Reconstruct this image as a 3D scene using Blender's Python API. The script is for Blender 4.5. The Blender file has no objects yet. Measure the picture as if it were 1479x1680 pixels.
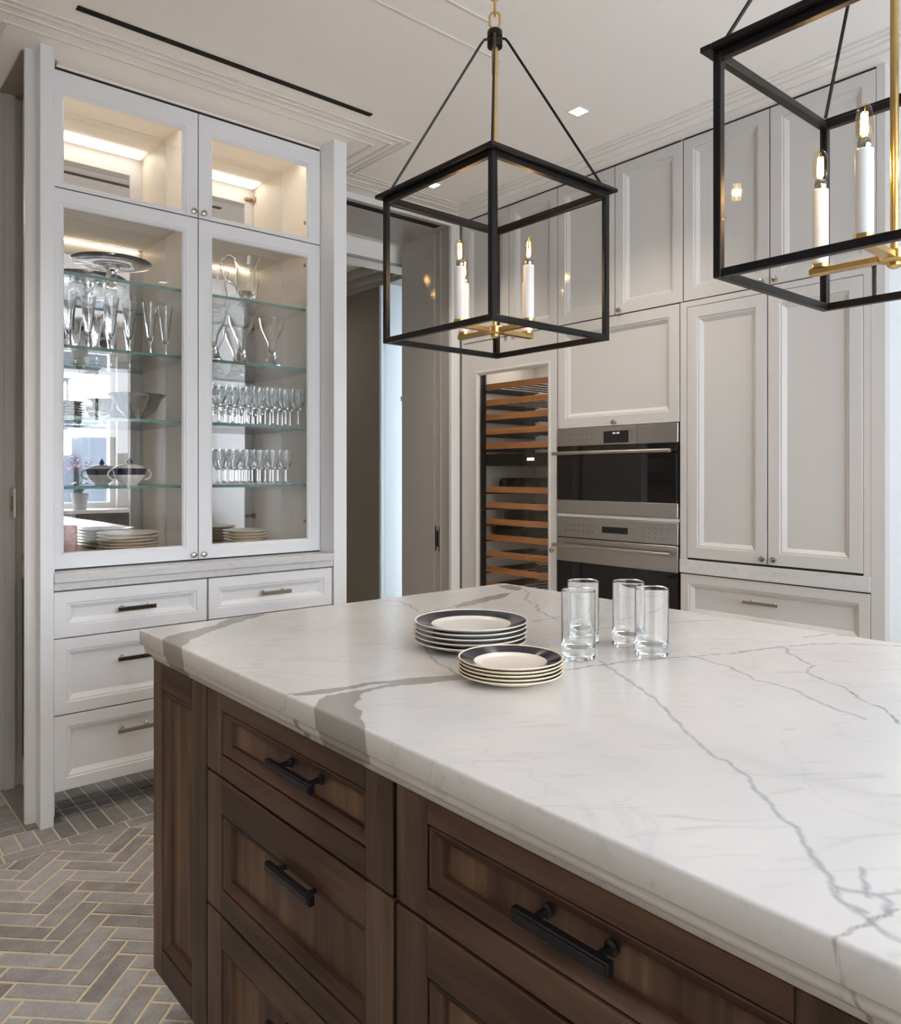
import bpy, bmesh, math, random
import numpy as np
from mathutils import Vector, Matrix
random.seed(7)
R_ = math.radians
scene = bpy.context.scene
C = scene.collection

# ------------------------------------------------------------------ camera
CAM_H = 1.28
cd = bpy.data.cameras.new('camera'); cam = bpy.data.objects.new('camera', cd); C.objects.link(cam)
cam.location = (0, 0, CAM_H); cam.rotation_euler = (R_(90), 0, R_(49.5 - 90))
cd.sensor_fit = 'HORIZONTAL'; cd.sensor_width = 36.0; cd.lens = 36 * 1266 / 1479
cd.shift_y = -61 / 1479; cd.clip_start = 0.02; cd.clip_end = 500
scene.camera = cam

# ------------------------------------------------------------------ world, light, exposure
w = bpy.data.worlds.new('world'); scene.world = w; w.use_nodes = True
nt = w.node_tree; nt.nodes.clear()
wo = nt.nodes.new('ShaderNodeOutputWorld'); wb = nt.nodes.new('ShaderNodeBackground')
wb.inputs['Color'].default_value = (0.80, 0.89, 1.0, 1); wb.inputs['Strength'].default_value = 7.5
nt.links.new(wb.outputs[0], wo.inputs[0])
scene.view_settings.view_transform = 'Standard'; scene.view_settings.look = 'None'
scene.view_settings.exposure = 0.63; scene.view_settings.gamma = 1.0
scene.view_settings.use_curve_mapping = False
scene.cycles.max_bounces = 24; scene.cycles.transparent_max_bounces = 40
scene.cycles.transmission_bounces = 24; scene.cycles.glossy_bounces = 8; scene.cycles.diffuse_bounces = 6
scene.cycles.sample_clamp_indirect = 6.0

def area(name, loc, rot, sx, sy, power, col=(1, 1, 1), portal=False):
    l = bpy.data.lights.new(name, 'AREA'); l.shape = 'RECTANGLE'; l.size = sx; l.size_y = sy
    l.energy = power; l.color = col
    o = bpy.data.objects.new(name, l); C.objects.link(o); o.location = loc; o.rotation_euler = rot
    if portal: l.cycles.is_portal = True
    return o
# portals in the window openings (they only steer sampling of the sky)
area('window_portal', (1.10, -1.42, 1.66), (R_(-90), 0, 0), 3.0, 1.44, 1, portal=True)

# ------------------------------------------------------------------ materials
def new_mat(name):
    m = bpy.data.materials.new(name); m.use_nodes = True
    n = m.node_tree; n.nodes.clear()
    out = n.nodes.new('ShaderNodeOutputMaterial')
    return m, n, out
def N(n, t, **kw):
    x = n.nodes.new(t)
    for k, v in kw.items(): setattr(x, k, v)
    return x
def principled(name, col, rough=0.5, metal=0.0, spec=0.5, noise=None, bump=None, emit=None):
    """noise=(scale, amount) slight mottling; bump=(scale, strength)"""
    m, n, out = new_mat(name)
    b = N(n, 'ShaderNodeBsdfPrincipled'); n.links.new(b.outputs[0], out.inputs[0])
    b.inputs['Base Color'].default_value = (*col, 1); b.inputs['Roughness'].default_value = rough
    b.inputs['Metallic'].default_value = metal
    b.inputs['Specular IOR Level'].default_value = spec
    tc = N(n, 'ShaderNodeNewGeometry')
    if noise:
        nz = N(n, 'ShaderNodeTexNoise'); nz.inputs['Scale'].default_value = noise[0]; nz.inputs['Detail'].default_value = 4
        n.links.new(tc.outputs['Position'], nz.inputs['Vector'])
        mx = N(n, 'ShaderNodeMix', data_type='RGBA')
        mx.inputs[6].default_value = (*[c * (1 - noise[1]) for c in col], 1)
        mx.inputs[7].default_value = (*[min(1, c * (1 + noise[1])) for c in col], 1)
        n.links.new(nz.outputs['Fac'], mx.inputs[0]); n.links.new(mx.outputs[2], b.inputs['Base Color'])
    if bump:
        nb = N(n, 'ShaderNodeTexNoise'); nb.inputs['Scale'].default_value = bump[0]; nb.inputs['Detail'].default_value = 3
        n.links.new(tc.outputs['Position'], nb.inputs['Vector'])
        bp = N(n, 'ShaderNodeBump'); bp.inputs['Strength'].default_value = bump[1]; bp.inputs['Distance'].default_value = 0.002
        n.links.new(nb.outputs['Fac'], bp.inputs['Height']); n.links.new(bp.outputs[0], b.inputs['Normal'])
    if emit:
        b.inputs['Emission Color'].default_value = (*emit[0], 1); b.inputs['Emission Strength'].default_value = emit[1]
    return m
def pane_mat(name, tint, ior=1.5, rough=0.0, boost=1.0):
    m, n, out = new_mat(name)
    tr = N(n, 'ShaderNodeBsdfTransparent'); tr.inputs[0].default_value = (*tint, 1)
    gl = N(n, 'ShaderNodeBsdfGlossy'); gl.inputs['Roughness'].default_value = rough
    fr = N(n, 'ShaderNodeFresnel'); ge = N(n, 'ShaderNodeNewGeometry')
    io = N(n, 'ShaderNodeMapRange'); io.inputs['To Min'].default_value = ior; io.inputs['To Max'].default_value = 1 / ior
    n.links.new(ge.outputs['Backfacing'], io.inputs['Value']); n.links.new(io.outputs[0], fr.inputs['IOR'])
    mm = N(n, 'ShaderNodeMath', operation='MULTIPLY'); mm.inputs[1].default_value = boost; mm.use_clamp = True
    n.links.new(fr.outputs[0], mm.inputs[0])
    mx = N(n, 'ShaderNodeMixShader'); n.links.new(mm.outputs[0], mx.inputs[0])
    n.links.new(tr.outputs[0], mx.inputs[1]); n.links.new(gl.outputs[0], mx.inputs[2]); n.links.new(mx.outputs[0], out.inputs[0])
    return m
def emission(name, col, s):
    m, n, out = new_mat(name); e = N(n, 'ShaderNodeEmission'); e.inputs[0].default_value = (*col, 1); e.inputs[1].default_value = s
    n.links.new(e.outputs[0], out.inputs[0]); return m
def wood_mat(name, vertical, dark, mid, light, scale=1.0):
    m, n, out = new_mat(name)
    b = N(n, 'ShaderNodeBsdfPrincipled'); n.links.new(b.outputs[0], out.inputs[0])
    g = N(n, 'ShaderNodeNewGeometry'); oi = N(n, 'ShaderNodeObjectInfo')
    ad = N(n, 'ShaderNodeVectorMath', operation='ADD'); sc = N(n, 'ShaderNodeVectorMath', operation='SCALE')
    sc.inputs[0].default_value = (3.1, 5.7, 2.3)
    n.links.new(oi.outputs['Random'], sc.inputs['Scale'])
    n.links.new(g.outputs['Position'], ad.inputs[0]); n.links.new(sc.outputs[0], ad.inputs[1])
    mp = N(n, 'ShaderNodeMapping'); n.links.new(ad.outputs[0], mp.inputs['Vector'])
    s1, s2 = 26 * scale, 1.6 * scale
    mp.inputs['Scale'].default_value = (s1, s1, s2) if vertical else (s1, s2, s1)
    n1 = N(n, 'ShaderNodeTexNoise'); n1.inputs['Scale'].default_value = 1.0; n1.inputs['Detail'].default_value = 6; n1.inputs['Roughness'].default_value = 0.65
    n1.inputs['Distortion'].default_value = 0.6
    n.links.new(mp.outputs[0], n1.inputs['Vector'])
    mp2 = N(n, 'ShaderNodeMapping'); n.links.new(ad.outputs[0], mp2.inputs['Vector'])
    mp2.inputs['Scale'].default_value = (6, 6, 1.6) if vertical else (6, 1.6, 6)
    n2 = N(n, 'ShaderNodeTexNoise'); n2.inputs['Scale'].default_value = 1.0; n2.inputs['Detail'].default_value = 3
    n.links.new(mp2.outputs[0], n2.inputs['Vector'])
    mt = N(n, 'ShaderNodeMath', operation='ADD'); mh = N(n, 'ShaderNodeMath', operation='MULTIPLY'); mh.inputs[1].default_value = 0.5
    n.links.new(n1.outputs['Fac'], mt.inputs[0]); n.links.new(n2.outputs['Fac'], mt.inputs[1]); n.links.new(mt.outputs[0], mh.inputs[0])
    cr = N(n, 'ShaderNodeValToRGB'); n.links.new(mh.outputs[0], cr.inputs[0])
    cr.color_ramp.elements[0].position = 0.38; cr.color_ramp.elements[0].color = (*dark, 1)
    cr.color_ramp.elements[1].position = 0.63; cr.color_ramp.elements[1].color = (*light, 1)
    e = cr.color_ramp.elements.new(0.5); e.color = (*mid, 1)
    n.links.new(cr.outputs[0], b.inputs['Base Color'])
    b.inputs['Roughness'].default_value = 0.42; b.inputs['Specular IOR Level'].default_value = 0.35
    bp = N(n, 'ShaderNodeBump'); bp.inputs['Strength'].default_value = 0.15; bp.inputs['Distance'].default_value = 0.001
    n.links.new(n1.outputs['Fac'], bp.inputs['Height']); n.links.new(bp.outputs[0], b.inputs['Normal'])
    return m

M = {}
M['hutch'] = principled('hutch_paint', (0.765, 0.765, 0.775), 0.38, noise=(3, 0.015))
M['hutch_in'] = principled('hutch_interior_paint', (0.86, 0.79, 0.70), 0.45, noise=(3, 0.015))
M['greige'] = principled('greige_paint', (0.60, 0.578, 0.56), 0.40, noise=(3, 0.015))
M['trim'] = principled('trim_paint', (0.72, 0.70, 0.68), 0.4, noise=(3, 0.012))
M['wall'] = principled('wall_paint', (0.66, 0.63, 0.59), 0.8, noise=(2, 0.02), bump=(300, 0.05))
M['hall'] = principled('hall_shade_paint', (0.26, 0.23, 0.19), 0.7, noise=(2, 0.02))  # dark brown with the dim hall's shade put into the colour
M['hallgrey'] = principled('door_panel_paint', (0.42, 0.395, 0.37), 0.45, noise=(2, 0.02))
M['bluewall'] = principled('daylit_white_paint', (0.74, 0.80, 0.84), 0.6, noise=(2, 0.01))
M['ceil'] = principled('ceiling_paint', (0.92, 0.892, 0.865), 0.75, noise=(1.5, 0.012))
M['black'] = principled('blackened_metal', (0.012, 0.011, 0.012), 0.38, 0.6, noise=(60, 0.2))
M['pull_black'] = principled('black_bronze', (0.022, 0.021, 0.026), 0.33, 0.7, noise=(40, 0.15))
M['slot'] = principled('slot_black', (0.004, 0.004, 0.004), 0.9, noise=(20, 0.1))
M['brass'] = principled('aged_brass', (0.62, 0.42, 0.16), 0.28, 1.0, noise=(30, 0.08))
M['nickel'] = principled('polished_nickel', (0.50, 0.46, 0.40), 0.16, 1.0, noise=(30, 0.05))
M['toe'] = principled('polished_toe_kick', (0.80, 0.82, 0.86), 0.04, 1.0, noise=(5, 0.03))
M['candle'] = principled('white_candle_sleeve', (0.86, 0.85, 0.83), 0.5, noise=(20, 0.01))
M['mirror'] = principled('mirror_silver', (0.90, 0.89, 0.88), 0.0, 1.0)
M['mirror'].node_tree.nodes['Principled BSDF'].inputs['Roughness'].default_value = 0.012
M['steel'] = principled('brushed_steel', (0.43, 0.40, 0.37), 0.30, 1.0, noise=(14, 0.06))
M['oven_glass'] = principled('oven_black_glass', (0.008, 0.007, 0.007), 0.03, 0.0, 0.42, noise=(4, 0.1))
M['oven_in'] = principled('oven_dark_enamel', (0.02, 0.018, 0.016), 0.4, noise=(10, 0.2))
M['display'] = principled('display_glass', (0.004, 0.004, 0.005), 0.05, noise=(10, 0.1))
M['digits'] = emission('display_digits', (0.75, 0.8, 0.85), 0.8)
M['pink_led'] = emission('cooler_display_light', (1.0, 0.62, 0.70), 1.6)
M['china'] = principled('cream_china', (0.78, 0.74, 0.68), 0.18, noise=(20, 0.01))
M['china_gold'] = principled('gold_edged_china', (0.78, 0.66, 0.48), 0.22, noise=(40, 0.05))
M['navy'] = principled('navy_glaze', (0.012, 0.010, 0.028), 0.12, noise=(60, 0.35))
M['pane'] = pane_mat('clear_pane', (0.99, 0.99, 0.99), 1.45)
M['lantern_pane'] = pane_mat('lantern_glass', (0.978, 0.976, 0.972), 1.4, 0.0, 0.10)
M['thin'] = pane_mat('thin_crystal', (0.997, 0.997, 0.997), 1.5, 0.03, 1.1)
M['shelf'] = pane_mat('glass_shelf', (0.965, 0.985, 0.98), 1.45)
M['shelf_edge'] = principled('green_glass_edge', (0.09, 0.20, 0.18), 0.12, 0.0, 0.8, noise=(25, 0.45))
M['cooler_pane'] = pane_mat('tinted_cooler_glass', (0.90, 0.88, 0.86))
M['bulb'] = pane_mat('bulb_glass', (1.0, 0.90, 0.74), 1.4)
M['filament'] = emission('filament', (1.0, 0.62, 0.22), 60)
m, n, out = new_mat('drinking_glass'); g = N(n, 'ShaderNodeBsdfGlass'); g.inputs['IOR'].default_value = 1.5; g.inputs['Color'].default_value = (0.985, 0.99, 0.99, 1)
n.links.new(g.outputs[0], out.inputs[0]); M['glass'] = m; M['thin'] = m
M['pinkglass'] = principled('rose_textured_glass', (0.56, 0.36, 0.33), 0.25, noise=(45, 0.6), bump=(90, 0.8))
M['rack'] = wood_mat('rack_beech', False, (0.45, 0.19, 0.06), (0.62, 0.29, 0.10), (0.75, 0.40, 0.17))
M['cooler_in'] = principled('cooler_liner', (0.66, 0.64, 0.61), 0.35, 0.0, noise=(5, 0.05))
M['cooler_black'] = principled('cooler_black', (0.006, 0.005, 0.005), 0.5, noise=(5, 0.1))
M['bottle'] = principled('dark_bottle_glass', (0.010, 0.012, 0.008), 0.08, noise=(10, 0.2))
M['foil'] = principled('bottle_foil', (0.55, 0.42, 0.26), 0.4, 0.5, noise=(30, 0.2))
M['tape'] = principled('blue_tape', (0.03, 0.16, 0.42), 0.6, noise=(50, 0.05))
M['grout'] = principled('sand_grout', (0.66, 0.555, 0.41), 0.9, noise=(60, 0.12), bump=(500, 0.4))
M['stone'] = principled('dark_threshold_stone', (0.17, 0.155, 0.14), 0.3, noise=(12, 0.12))
M['city'] = principled('hazy_tower', (0.058, 0.066, 0.078), 0.9, noise=(0.25, 0.25))
M['leaf'] = principled('orchid_leaf', (0.10, 0.16, 0.07), 0.4, noise=(30, 0.2))
M['petal'] = principled('orchid_petal', (0.52, 0.30, 0.50), 0.6, noise=(30, 0.2))
M['pot'] = principled('grey_pot', (0.38, 0.38, 0.37), 0.6, noise=(30, 0.15))
M['light_strip'] = emission('warm_light_strip', (1.0, 0.80, 0.55), 7.0)
M['light_panel'] = emission('warm_light_diffuser', (1.0, 0.92, 0.78), 3.3)
M['lens'] = emission('downlight_lens', (1.0, 0.84, 0.58), 9.0)
M['copper'] = principled('brass_hinge', (0.42, 0.27, 0.19), 0.3, 1.0, noise=(40, 0.1))
WD = ((0.020, 0.010, 0.007), (0.072, 0.040, 0.026), (0.140, 0.083, 0.052))
M['wood_v'] = wood_mat('walnut_vertical', True, *WD)
M['wood_h'] = wood_mat('walnut_horizontal', False, (0.018, 0.008, 0.005), (0.062, 0.029, 0.018), (0.120, 0.064, 0.040))
M['wood_p'] = wood_mat('walnut_panel', True, (0.035, 0.016, 0.010), (0.100, 0.051, 0.030), (0.195, 0.112, 0.064))

# brick tile: each brick takes its own tone from the object's random value
def brick_mat(name, a, b_, c):
    m, n, out = new_mat(name)
    b = N(n, 'ShaderNodeBsdfPrincipled'); n.links.new(b.outputs[0], out.inputs[0])
    g = N(n, 'ShaderNodeNewGeometry'); oi = N(n, 'ShaderNodeObjectInfo')
    n1 = N(n, 'ShaderNodeTexNoise'); n1.inputs['Scale'].default_value = 14; n1.inputs['Detail'].default_value = 8; n1.inputs['Roughness'].default_value = 0.7
    n.links.new(g.outputs['Position'], n1.inputs['Vector'])
    a1 = N(n, 'ShaderNodeMath', operation='MULTIPLY'); a1.inputs[1].default_value = 0.95
    a2 = N(n, 'ShaderNodeMath', operation='MULTIPLY_ADD'); a2.inputs[1].default_value = 0.34
    n.links.new(n1.outputs['Fac'], a1.inputs[0]); n.links.new(oi.outputs['Random'], a2.inputs[0]); n.links.new(a1.outputs[0], a2.inputs[2])
    cr = N(n, 'ShaderNodeValToRGB'); n.links.new(a2.outputs[0], cr.inputs[0])
    cr.color_ramp.elements[0].position = 0.25; cr.color_ramp.elements[0].color = (*a, 1)
    cr.color_ramp.elements[1].position = 0.90; cr.color_ramp.elements[1].color = (*c, 1)
    e = cr.color_ramp.elements.new(0.55); e.color = (*b_, 1)
    # dark pits
    n3 = N(n, 'ShaderNodeTexNoise'); n3.inputs['Scale'].default_value = 260; n3.inputs['Detail'].default_value = 2
    n.links.new(g.outputs['Position'], n3.inputs['Vector'])
    mr = N(n, 'ShaderNodeMapRange'); mr.inputs['From Min'].default_value = 0.30; mr.inputs['From Max'].default_value = 0.38
    n.links.new(n3.outputs['Fac'], mr.inputs['Value'])
    mx = N(n, 'ShaderNodeMix', data_type='RGBA'); mx.inputs[6].default_value = (0.07, 0.06, 0.05, 1)
    n.links.new(mr.outputs[0], mx.inputs[0]); n.links.new(cr.outputs[0], mx.inputs[7]); n.links.new(mx.outputs[2], b.inputs['Base Color'])
    b.inputs['Roughness'].default_value = 0.42
    bp = N(n, 'ShaderNodeBump'); bp.inputs['Strength'].default_value = 0.35; bp.inputs['Distance'].default_value = 0.0015
    n.links.new(n1.outputs['Fac'], bp.inputs['Height']); n.links.new(bp.outputs[0], b.inputs['Normal'])
    return m
M['brick'] = brick_mat('grey_clay_brick', (0.155, 0.14, 0.125), (0.29, 0.272, 0.26), (0.43, 0.42, 0.415))
M['brick_dark'] = brick_mat('slate_border_brick', (0.12, 0.122, 0.13), (0.21, 0.21, 0.21), (0.31, 0.30, 0.295))

# marble: the vein field is stored on the slab (distance to its veins), grain and threshold come from noise
def marble_mat(name, use_attr):
    m, n, out = new_mat(name)
    b = N(n, 'ShaderNodeBsdfPrincipled'); n.links.new(b.outputs[0], out.inputs[0])
    g = N(n, 'ShaderNodeNewGeometry')
    base = N(n, 'ShaderNodeTexNoise'); base.inputs['Scale'].default_value = 3.0; base.inputs['Detail'].default_value = 5
    n.links.new(g.outputs['Position'], base.inputs['Vector'])
    cb = N(n, 'ShaderNodeValToRGB'); n.links.new(base.outputs['Fac'], cb.inputs[0])
    cb.color_ramp.elements[0].position = 0.3; cb.color_ramp.elements[0].color = (0.575, 0.565, 0.565, 1)
    cb.color_ramp.elements[1].position = 0.7; cb.color_ramp.elements[1].color = (0.66, 0.65, 0.64, 1)
    # short feathery flecks running across the slab
    rot = N(n, 'ShaderNodeMapping', vector_type='TEXTURE'); rot.inputs['Rotation'].default_value = (0, 0, R_(-38)); n.links.new(g.outputs['Position'], rot.inputs['Vector'])
    st = N(n, 'ShaderNodeMapping'); st.inputs['Scale'].default_value = (9, 38, 30) if use_attr else (12, 12, 30)
    n.links.new(rot.outputs[0], st.inputs['Vector'])
    fl = N(n, 'ShaderNodeTexNoise'); fl.inputs['Scale'].default_value = 1.0; fl.inputs['Detail'].default_value = 7; fl.inputs['Roughness'].default_value = 0.6; fl.inputs['Distortion'].default_value = 0.8
    n.links.new(st.outputs[0], fl.inputs['Vector'])
    mr = N(n, 'ShaderNodeMapRange'); mr.inputs['From Min'].default_value = 0.575; mr.inputs['From Max'].default_value = 0.72; mr.inputs['To Max'].default_value = 0.5
    n.links.new(fl.outputs['Fac'], mr.inputs['Value'])
    m1 = N(n, 'ShaderNodeMix', data_type='RGBA'); m1.inputs[7].default_value = (0.40, 0.40, 0.41, 1)
    n.links.new(mr.outputs[0], m1.inputs[0]); n.links.new(cb.outputs[0], m1.inputs[6])
    last = m1.outputs[2]
    # thin wandering veins everywhere, weak
    wv = N(n, 'ShaderNodeTexNoise'); wv.inputs['Scale'].default_value = 2.2 if use_attr else 5.0; wv.inputs['Detail'].default_value = 7; wv.inputs['Distortion'].default_value = 1.2
    n.links.new(g.outputs['Position'], wv.inputs['Vector'])
    s1 = N(n, 'ShaderNodeMath', operation='SUBTRACT'); s1.inputs[1].default_value = 0.5
    s2 = N(n, 'ShaderNodeMath', operation='ABSOLUTE'); n.links.new(wv.outputs['Fac'], s1.inputs[0]); n.links.new(s1.outputs[0], s2.inputs[0])
    mw = N(n, 'ShaderNodeMapRange'); mw.inputs['From Min'].default_value = 0.0; mw.inputs['From Max'].default_value = 0.012
    mw.inputs['To Min'].default_value = 0.16 if use_attr else 0.25; mw.inputs['To Max'].default_value = 0.0
    n.links.new(s2.outputs[0], mw.inputs['Value'])
    m2 = N(n, 'ShaderNodeMix', data_type='RGBA'); m2.inputs[7].default_value = (0.36, 0.37, 0.39, 1)
    n.links.new(mw.outputs[0], m2.inputs[0]); n.links.new(last, m2.inputs[6]); last = m2.outputs[2]
    if use_attr:
        wn = N(n, 'ShaderNodeTexNoise'); wn.inputs['Scale'].default_value = 55; wn.inputs['Detail'].default_value = 5
        n.links.new(g.outputs['Position'], wn.inputs['Vector'])
        wz = N(n, 'ShaderNodeMath', operation='MULTIPLY_ADD'); wz.inputs[1].default_value = 0.006; wz.inputs[2].default_value = -0.003
        n.links.new(wn.outputs['Fac'], wz.inputs[0])
        for an, soft, amt, col in (('vein_soft', 0.0040, 0.85, (0.30, 0.31, 0.335)), ('vein', 0.0024, 0.95, (0.30, 0.285, 0.27))):
            at = N(n, 'ShaderNodeAttribute', attribute_name=an)
            ad = N(n, 'ShaderNodeMath', operation='ADD'); n.links.new(at.outputs['Fac'], ad.inputs[0]); n.links.new(wz.outputs[0], ad.inputs[1])
            r = N(n, 'ShaderNodeMapRange'); r.inputs['From Min'].default_value = -soft * 0.4; r.inputs['From Max'].default_value = soft
            r.inputs['To Min'].default_value = amt; r.inputs['To Max'].default_value = 0.0
            n.links.new(ad.outputs[0], r.inputs['Value'])
            mv = N(n, 'ShaderNodeMix', data_type='RGBA'); mv.inputs[7].default_value = (*col, 1)
            n.links.new(r.outputs[0], mv.inputs[0]); n.links.new(last, mv.inputs[6]); last = mv.outputs[2]
    n.links.new(last, b.inputs['Base Color'])
    b.inputs['Roughness'].default_value = 0.22; b.inputs['Specular IOR Level'].default_value = 0.4
    return m
M['marble'] = marble_mat('veined_marble', True)
M['marble_plain'] = marble_mat('soft_veined_marble', False)
m, n, out = new_mat('patterned_blind')
b = N(n, 'ShaderNodeBsdfPrincipled'); n.links.new(b.outputs[0], out.inputs[0]); b.inputs['Roughness'].default_value = 0.9
g = N(n, 'ShaderNodeNewGeometry'); vo = N(n, 'ShaderNodeTexVoronoi'); vo.inputs['Scale'].default_value = 9; n.links.new(g.outputs['Position'], vo.inputs['Vector'])
cr = N(n, 'ShaderNodeValToRGB'); n.links.new(vo.outputs['Distance'], cr.inputs[0]); cr.color_ramp.interpolation = 'CONSTANT'
cr.color_ramp.elements[0].color = (0.05, 0.06, 0.07, 1); cr.color_ramp.elements[1].position = 0.38; cr.color_ramp.elements[1].color = (0.42, 0.42, 0.40, 1)
e = cr.color_ramp.elements.new(0.62); e.color = (0.08, 0.09, 0.10, 1)
n.links.new(cr.outputs[0], b.inputs['Base Color']); M['blind'] = m

# ------------------------------------------------------------------ mesh helpers
class MB:
    """collects shapes, builds one mesh object"""
    def __init__(s): s.v = []; s.f = []; s.mi = []; s.sm = []
    def add(s, vs, fs, mi=0, smooth=False):
        o = len(s.v); s.v += [tuple(v) for v in vs]
        for f in fs: s.f.append([i + o for i in f]); s.mi.append(mi); s.sm.append(smooth)
        return s
    def box(s, x0, x1, y0, y1, z0, z1, mi=0, b=0.0):
        if x0 > x1: x0, x1 = x1, x0
        if y0 > y1: y0, y1 = y1, y0
        if z0 > z1: z0, z1 = z1, z0
        if b > 0:
            b = min(b, (x1 - x0) * .45, (y1 - y0) * .45, (z1 - z0) * .45)
            vs = []; idx = {}
            for i, X in enumerate(((x0, x0 + b), (x1, x1 - b))):
                for j, Y in enumerate(((y0, y0 + b), (y1, y1 - b))):
                    for k, Z in enumerate(((z0, z0 + b), (z1, z1 - b))):
                        idx[i, j, k] = len(vs)
                        vs += [(X[0], Y[1], Z[1]), (X[1], Y[0], Z[1]), (X[1], Y[1], Z[0])]
            fs = []
            I = lambda i, j, k, a: idx[i, j, k] + a
            for i in (0, 1): fs.append([I(i, 0, 0, 0), I(i, 1, 0, 0), I(i, 1, 1, 0), I(i, 0, 1, 0)])
            for j in (0, 1): fs.append([I(0, j, 0, 1), I(1, j, 0, 1), I(1, j, 1, 1), I(0, j, 1, 1)])
            for k in (0, 1): fs.append([I(0, 0, k, 2), I(1, 0, k, 2), I(1, 1, k, 2), I(0, 1, k, 2)])
            for j in (0, 1):
                for k in (0, 1): fs.append([I(0, j, k, 1), I(1, j, k, 1), I(1, j, k, 2), I(0, j, k, 2)])
            for i in (0, 1):
                for k in (0, 1): fs.append([I(i, 0, k, 0), I(i, 1, k, 0), I(i, 1, k, 2), I(i, 0, k, 2)])
            for i in (0, 1):
                for j in (0, 1): fs.append([I(i, j, 0, 0), I(i, j, 1, 0), I(i, j, 1, 1), I(i, j, 0, 1)])
            for i in (0, 1):
                for j in (0, 1):
                    for k in (0, 1): fs.append([I(i, j, k, 0), I(i, j, k, 1), I(i, j, k, 2)])
            return s.add(vs, fs, mi)
        vs = [(x, y, z) for x in (x0, x1) for y in (y0, y1) for z in (z0, z1)]
        return s.add(vs, [(0, 1, 3, 2), (4, 6, 7, 5), (0, 4, 5, 1), (2, 3, 7, 6), (0, 2, 6, 4), (1, 5, 7, 3)], mi)
    def lathe(s, prof, c=(0, 0, 0), n=32, mi=0, smooth=True, closed=False, axis='z'):
        """prof = [(r, h)...]; a radius of 0 closes to a point"""
        base = len(s.v); rings = []; vs = []
        for r, h in prof:
            if r <= 1e-6: rings.append([len(vs)]); vs.append((0, 0, h))
            else:
                rings.append(list(range(len(vs), len(vs) + n)))
                vs += [(r * math.cos(2 * math.pi * i / n), r * math.sin(2 * math.pi * i / n), h) for i in range(n)]
        fs = []
        pairs = list(zip(rings, rings[1:])) + ([(rings[-1], rings[0])] if closed else [])
        for a, b in pairs:
            if len(a) == 1 and len(b) == 1: continue
            for i in range(n):
                j = (i + 1) % n
                if len(a) == 1: fs.append([a[0], b[j], b[i]])
                elif len(b) == 1: fs.append([a[i], a[j], b[0]])
                else: fs.append([a[i], a[j], b[j], b[i]])
        if axis == 'x': vs = [(h, x, y) for x, y, h in vs]
        elif axis == '-x': vs = [(-h, y, x) for x, y, h in vs]
        elif axis == '-y': vs = [(x, -h, y) for x, y, h in vs]
        elif axis == 'y': vs = [(y, h, x) for x, y, h in vs]
        vs = [(x + c[0], y + c[1], z + c[2]) for x, y, z in vs]
        return s.add(vs, fs, mi, smooth)
    def tube(s, pts, r, n=10, mi=0, closed=False, cap=True, smooth=True):
        P = [Vector(p) for p in pts]; m = len(P); rings = []; vs = []
        up = Vector((0, 0, 1)); prev = None
        for i in range(m):
            if closed: t = (P[(i + 1) % m] - P[i - 1]).normalized()
            else: t = (P[min(i + 1, m - 1)] - P[max(i - 1, 0)]).normalized()
            if prev is None:
                a = t.cross(up if abs(t.dot(up)) < .95 else Vector((1, 0, 0))).normalized()
            else: a = (prev - t * prev.dot(t)).normalized()
            prev = a; bb = t.cross(a); rr = r[i] if isinstance(r, (list, tuple)) else r
            rings.append(list(range(len(vs), len(vs) + n)))
            vs += [P[i] + (a * math.cos(2 * math.pi * k / n) + bb * math.sin(2 * math.pi * k / n)) * rr for k in range(n)]
        fs = []
        for a, b in list(zip(rings, rings[1:])) + ([(rings[-1], rings[0])] if closed else []):
            for i in range(n): fs.append([a[i], a[(i + 1) % n], b[(i + 1) % n], b[i]])
        if cap and not closed: fs.append(rings[0][::-1]); fs.append(rings[-1])
        return s.add(vs, fs, mi, smooth)
    def build(s, name, mat, parent=None, fix=True, origin=None):
        me = bpy.data.meshes.new(name)
        wl = Vector((0, 0, 0)); p = parent
        while p is not None: wl += Vector(p.location); p = p.parent
        ol = Vector(origin) - wl if origin is not None else Vector((0, 0, 0))
        off = wl + ol
        me.from_pydata([(v[0] - off.x, v[1] - off.y, v[2] - off.z) for v in s.v], [], s.f)
        mats = mat if isinstance(mat, (list, tuple)) else [mat]
        for x in mats: me.materials.append(M[x] if isinstance(x, str) else x)
        me.polygons.foreach_set('material_index', s.mi); me.polygons.foreach_set('use_smooth', s.sm)
        if fix:
            bm = bmesh.new(); bm.from_mesh(me); bmesh.ops.recalc_face_normals(bm, faces=bm.faces); bm.to_mesh(me); bm.free()
        if any(s.sm): me.set_sharp_from_angle(angle=R_(32))
        me.update()
        o = bpy.data.objects.new(name, me); o.location = ol
        if parent is not None: o.parent = parent
        C.objects.link(o)
        return o
def tag(o, label=None, cat=None, group=None, kind=None):
    if label: o['label'] = label
    if cat: o['category'] = cat
    if group: o['group'] = group
    if kind: o['kind'] = kind
    return o
def thing(name, loc, label, cat, group=None):
    o = bpy.data.objects.new(name, None); o.location = loc; o.empty_display_size = 0.05; C.objects.link(o)
    return tag(o, label, cat, group)
def copy_tree(o, parent=None):
    c = o.copy(); C.objects.link(c); c.parent = parent
    for ch in list(o.children): copy_tree(ch, c)
    return c
def struct(name, mb, mat, parent=None, **k):
    o = mb.build(name, mat, parent, **k)
    if parent is None: o['kind'] = 'structure'
    return o

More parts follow.
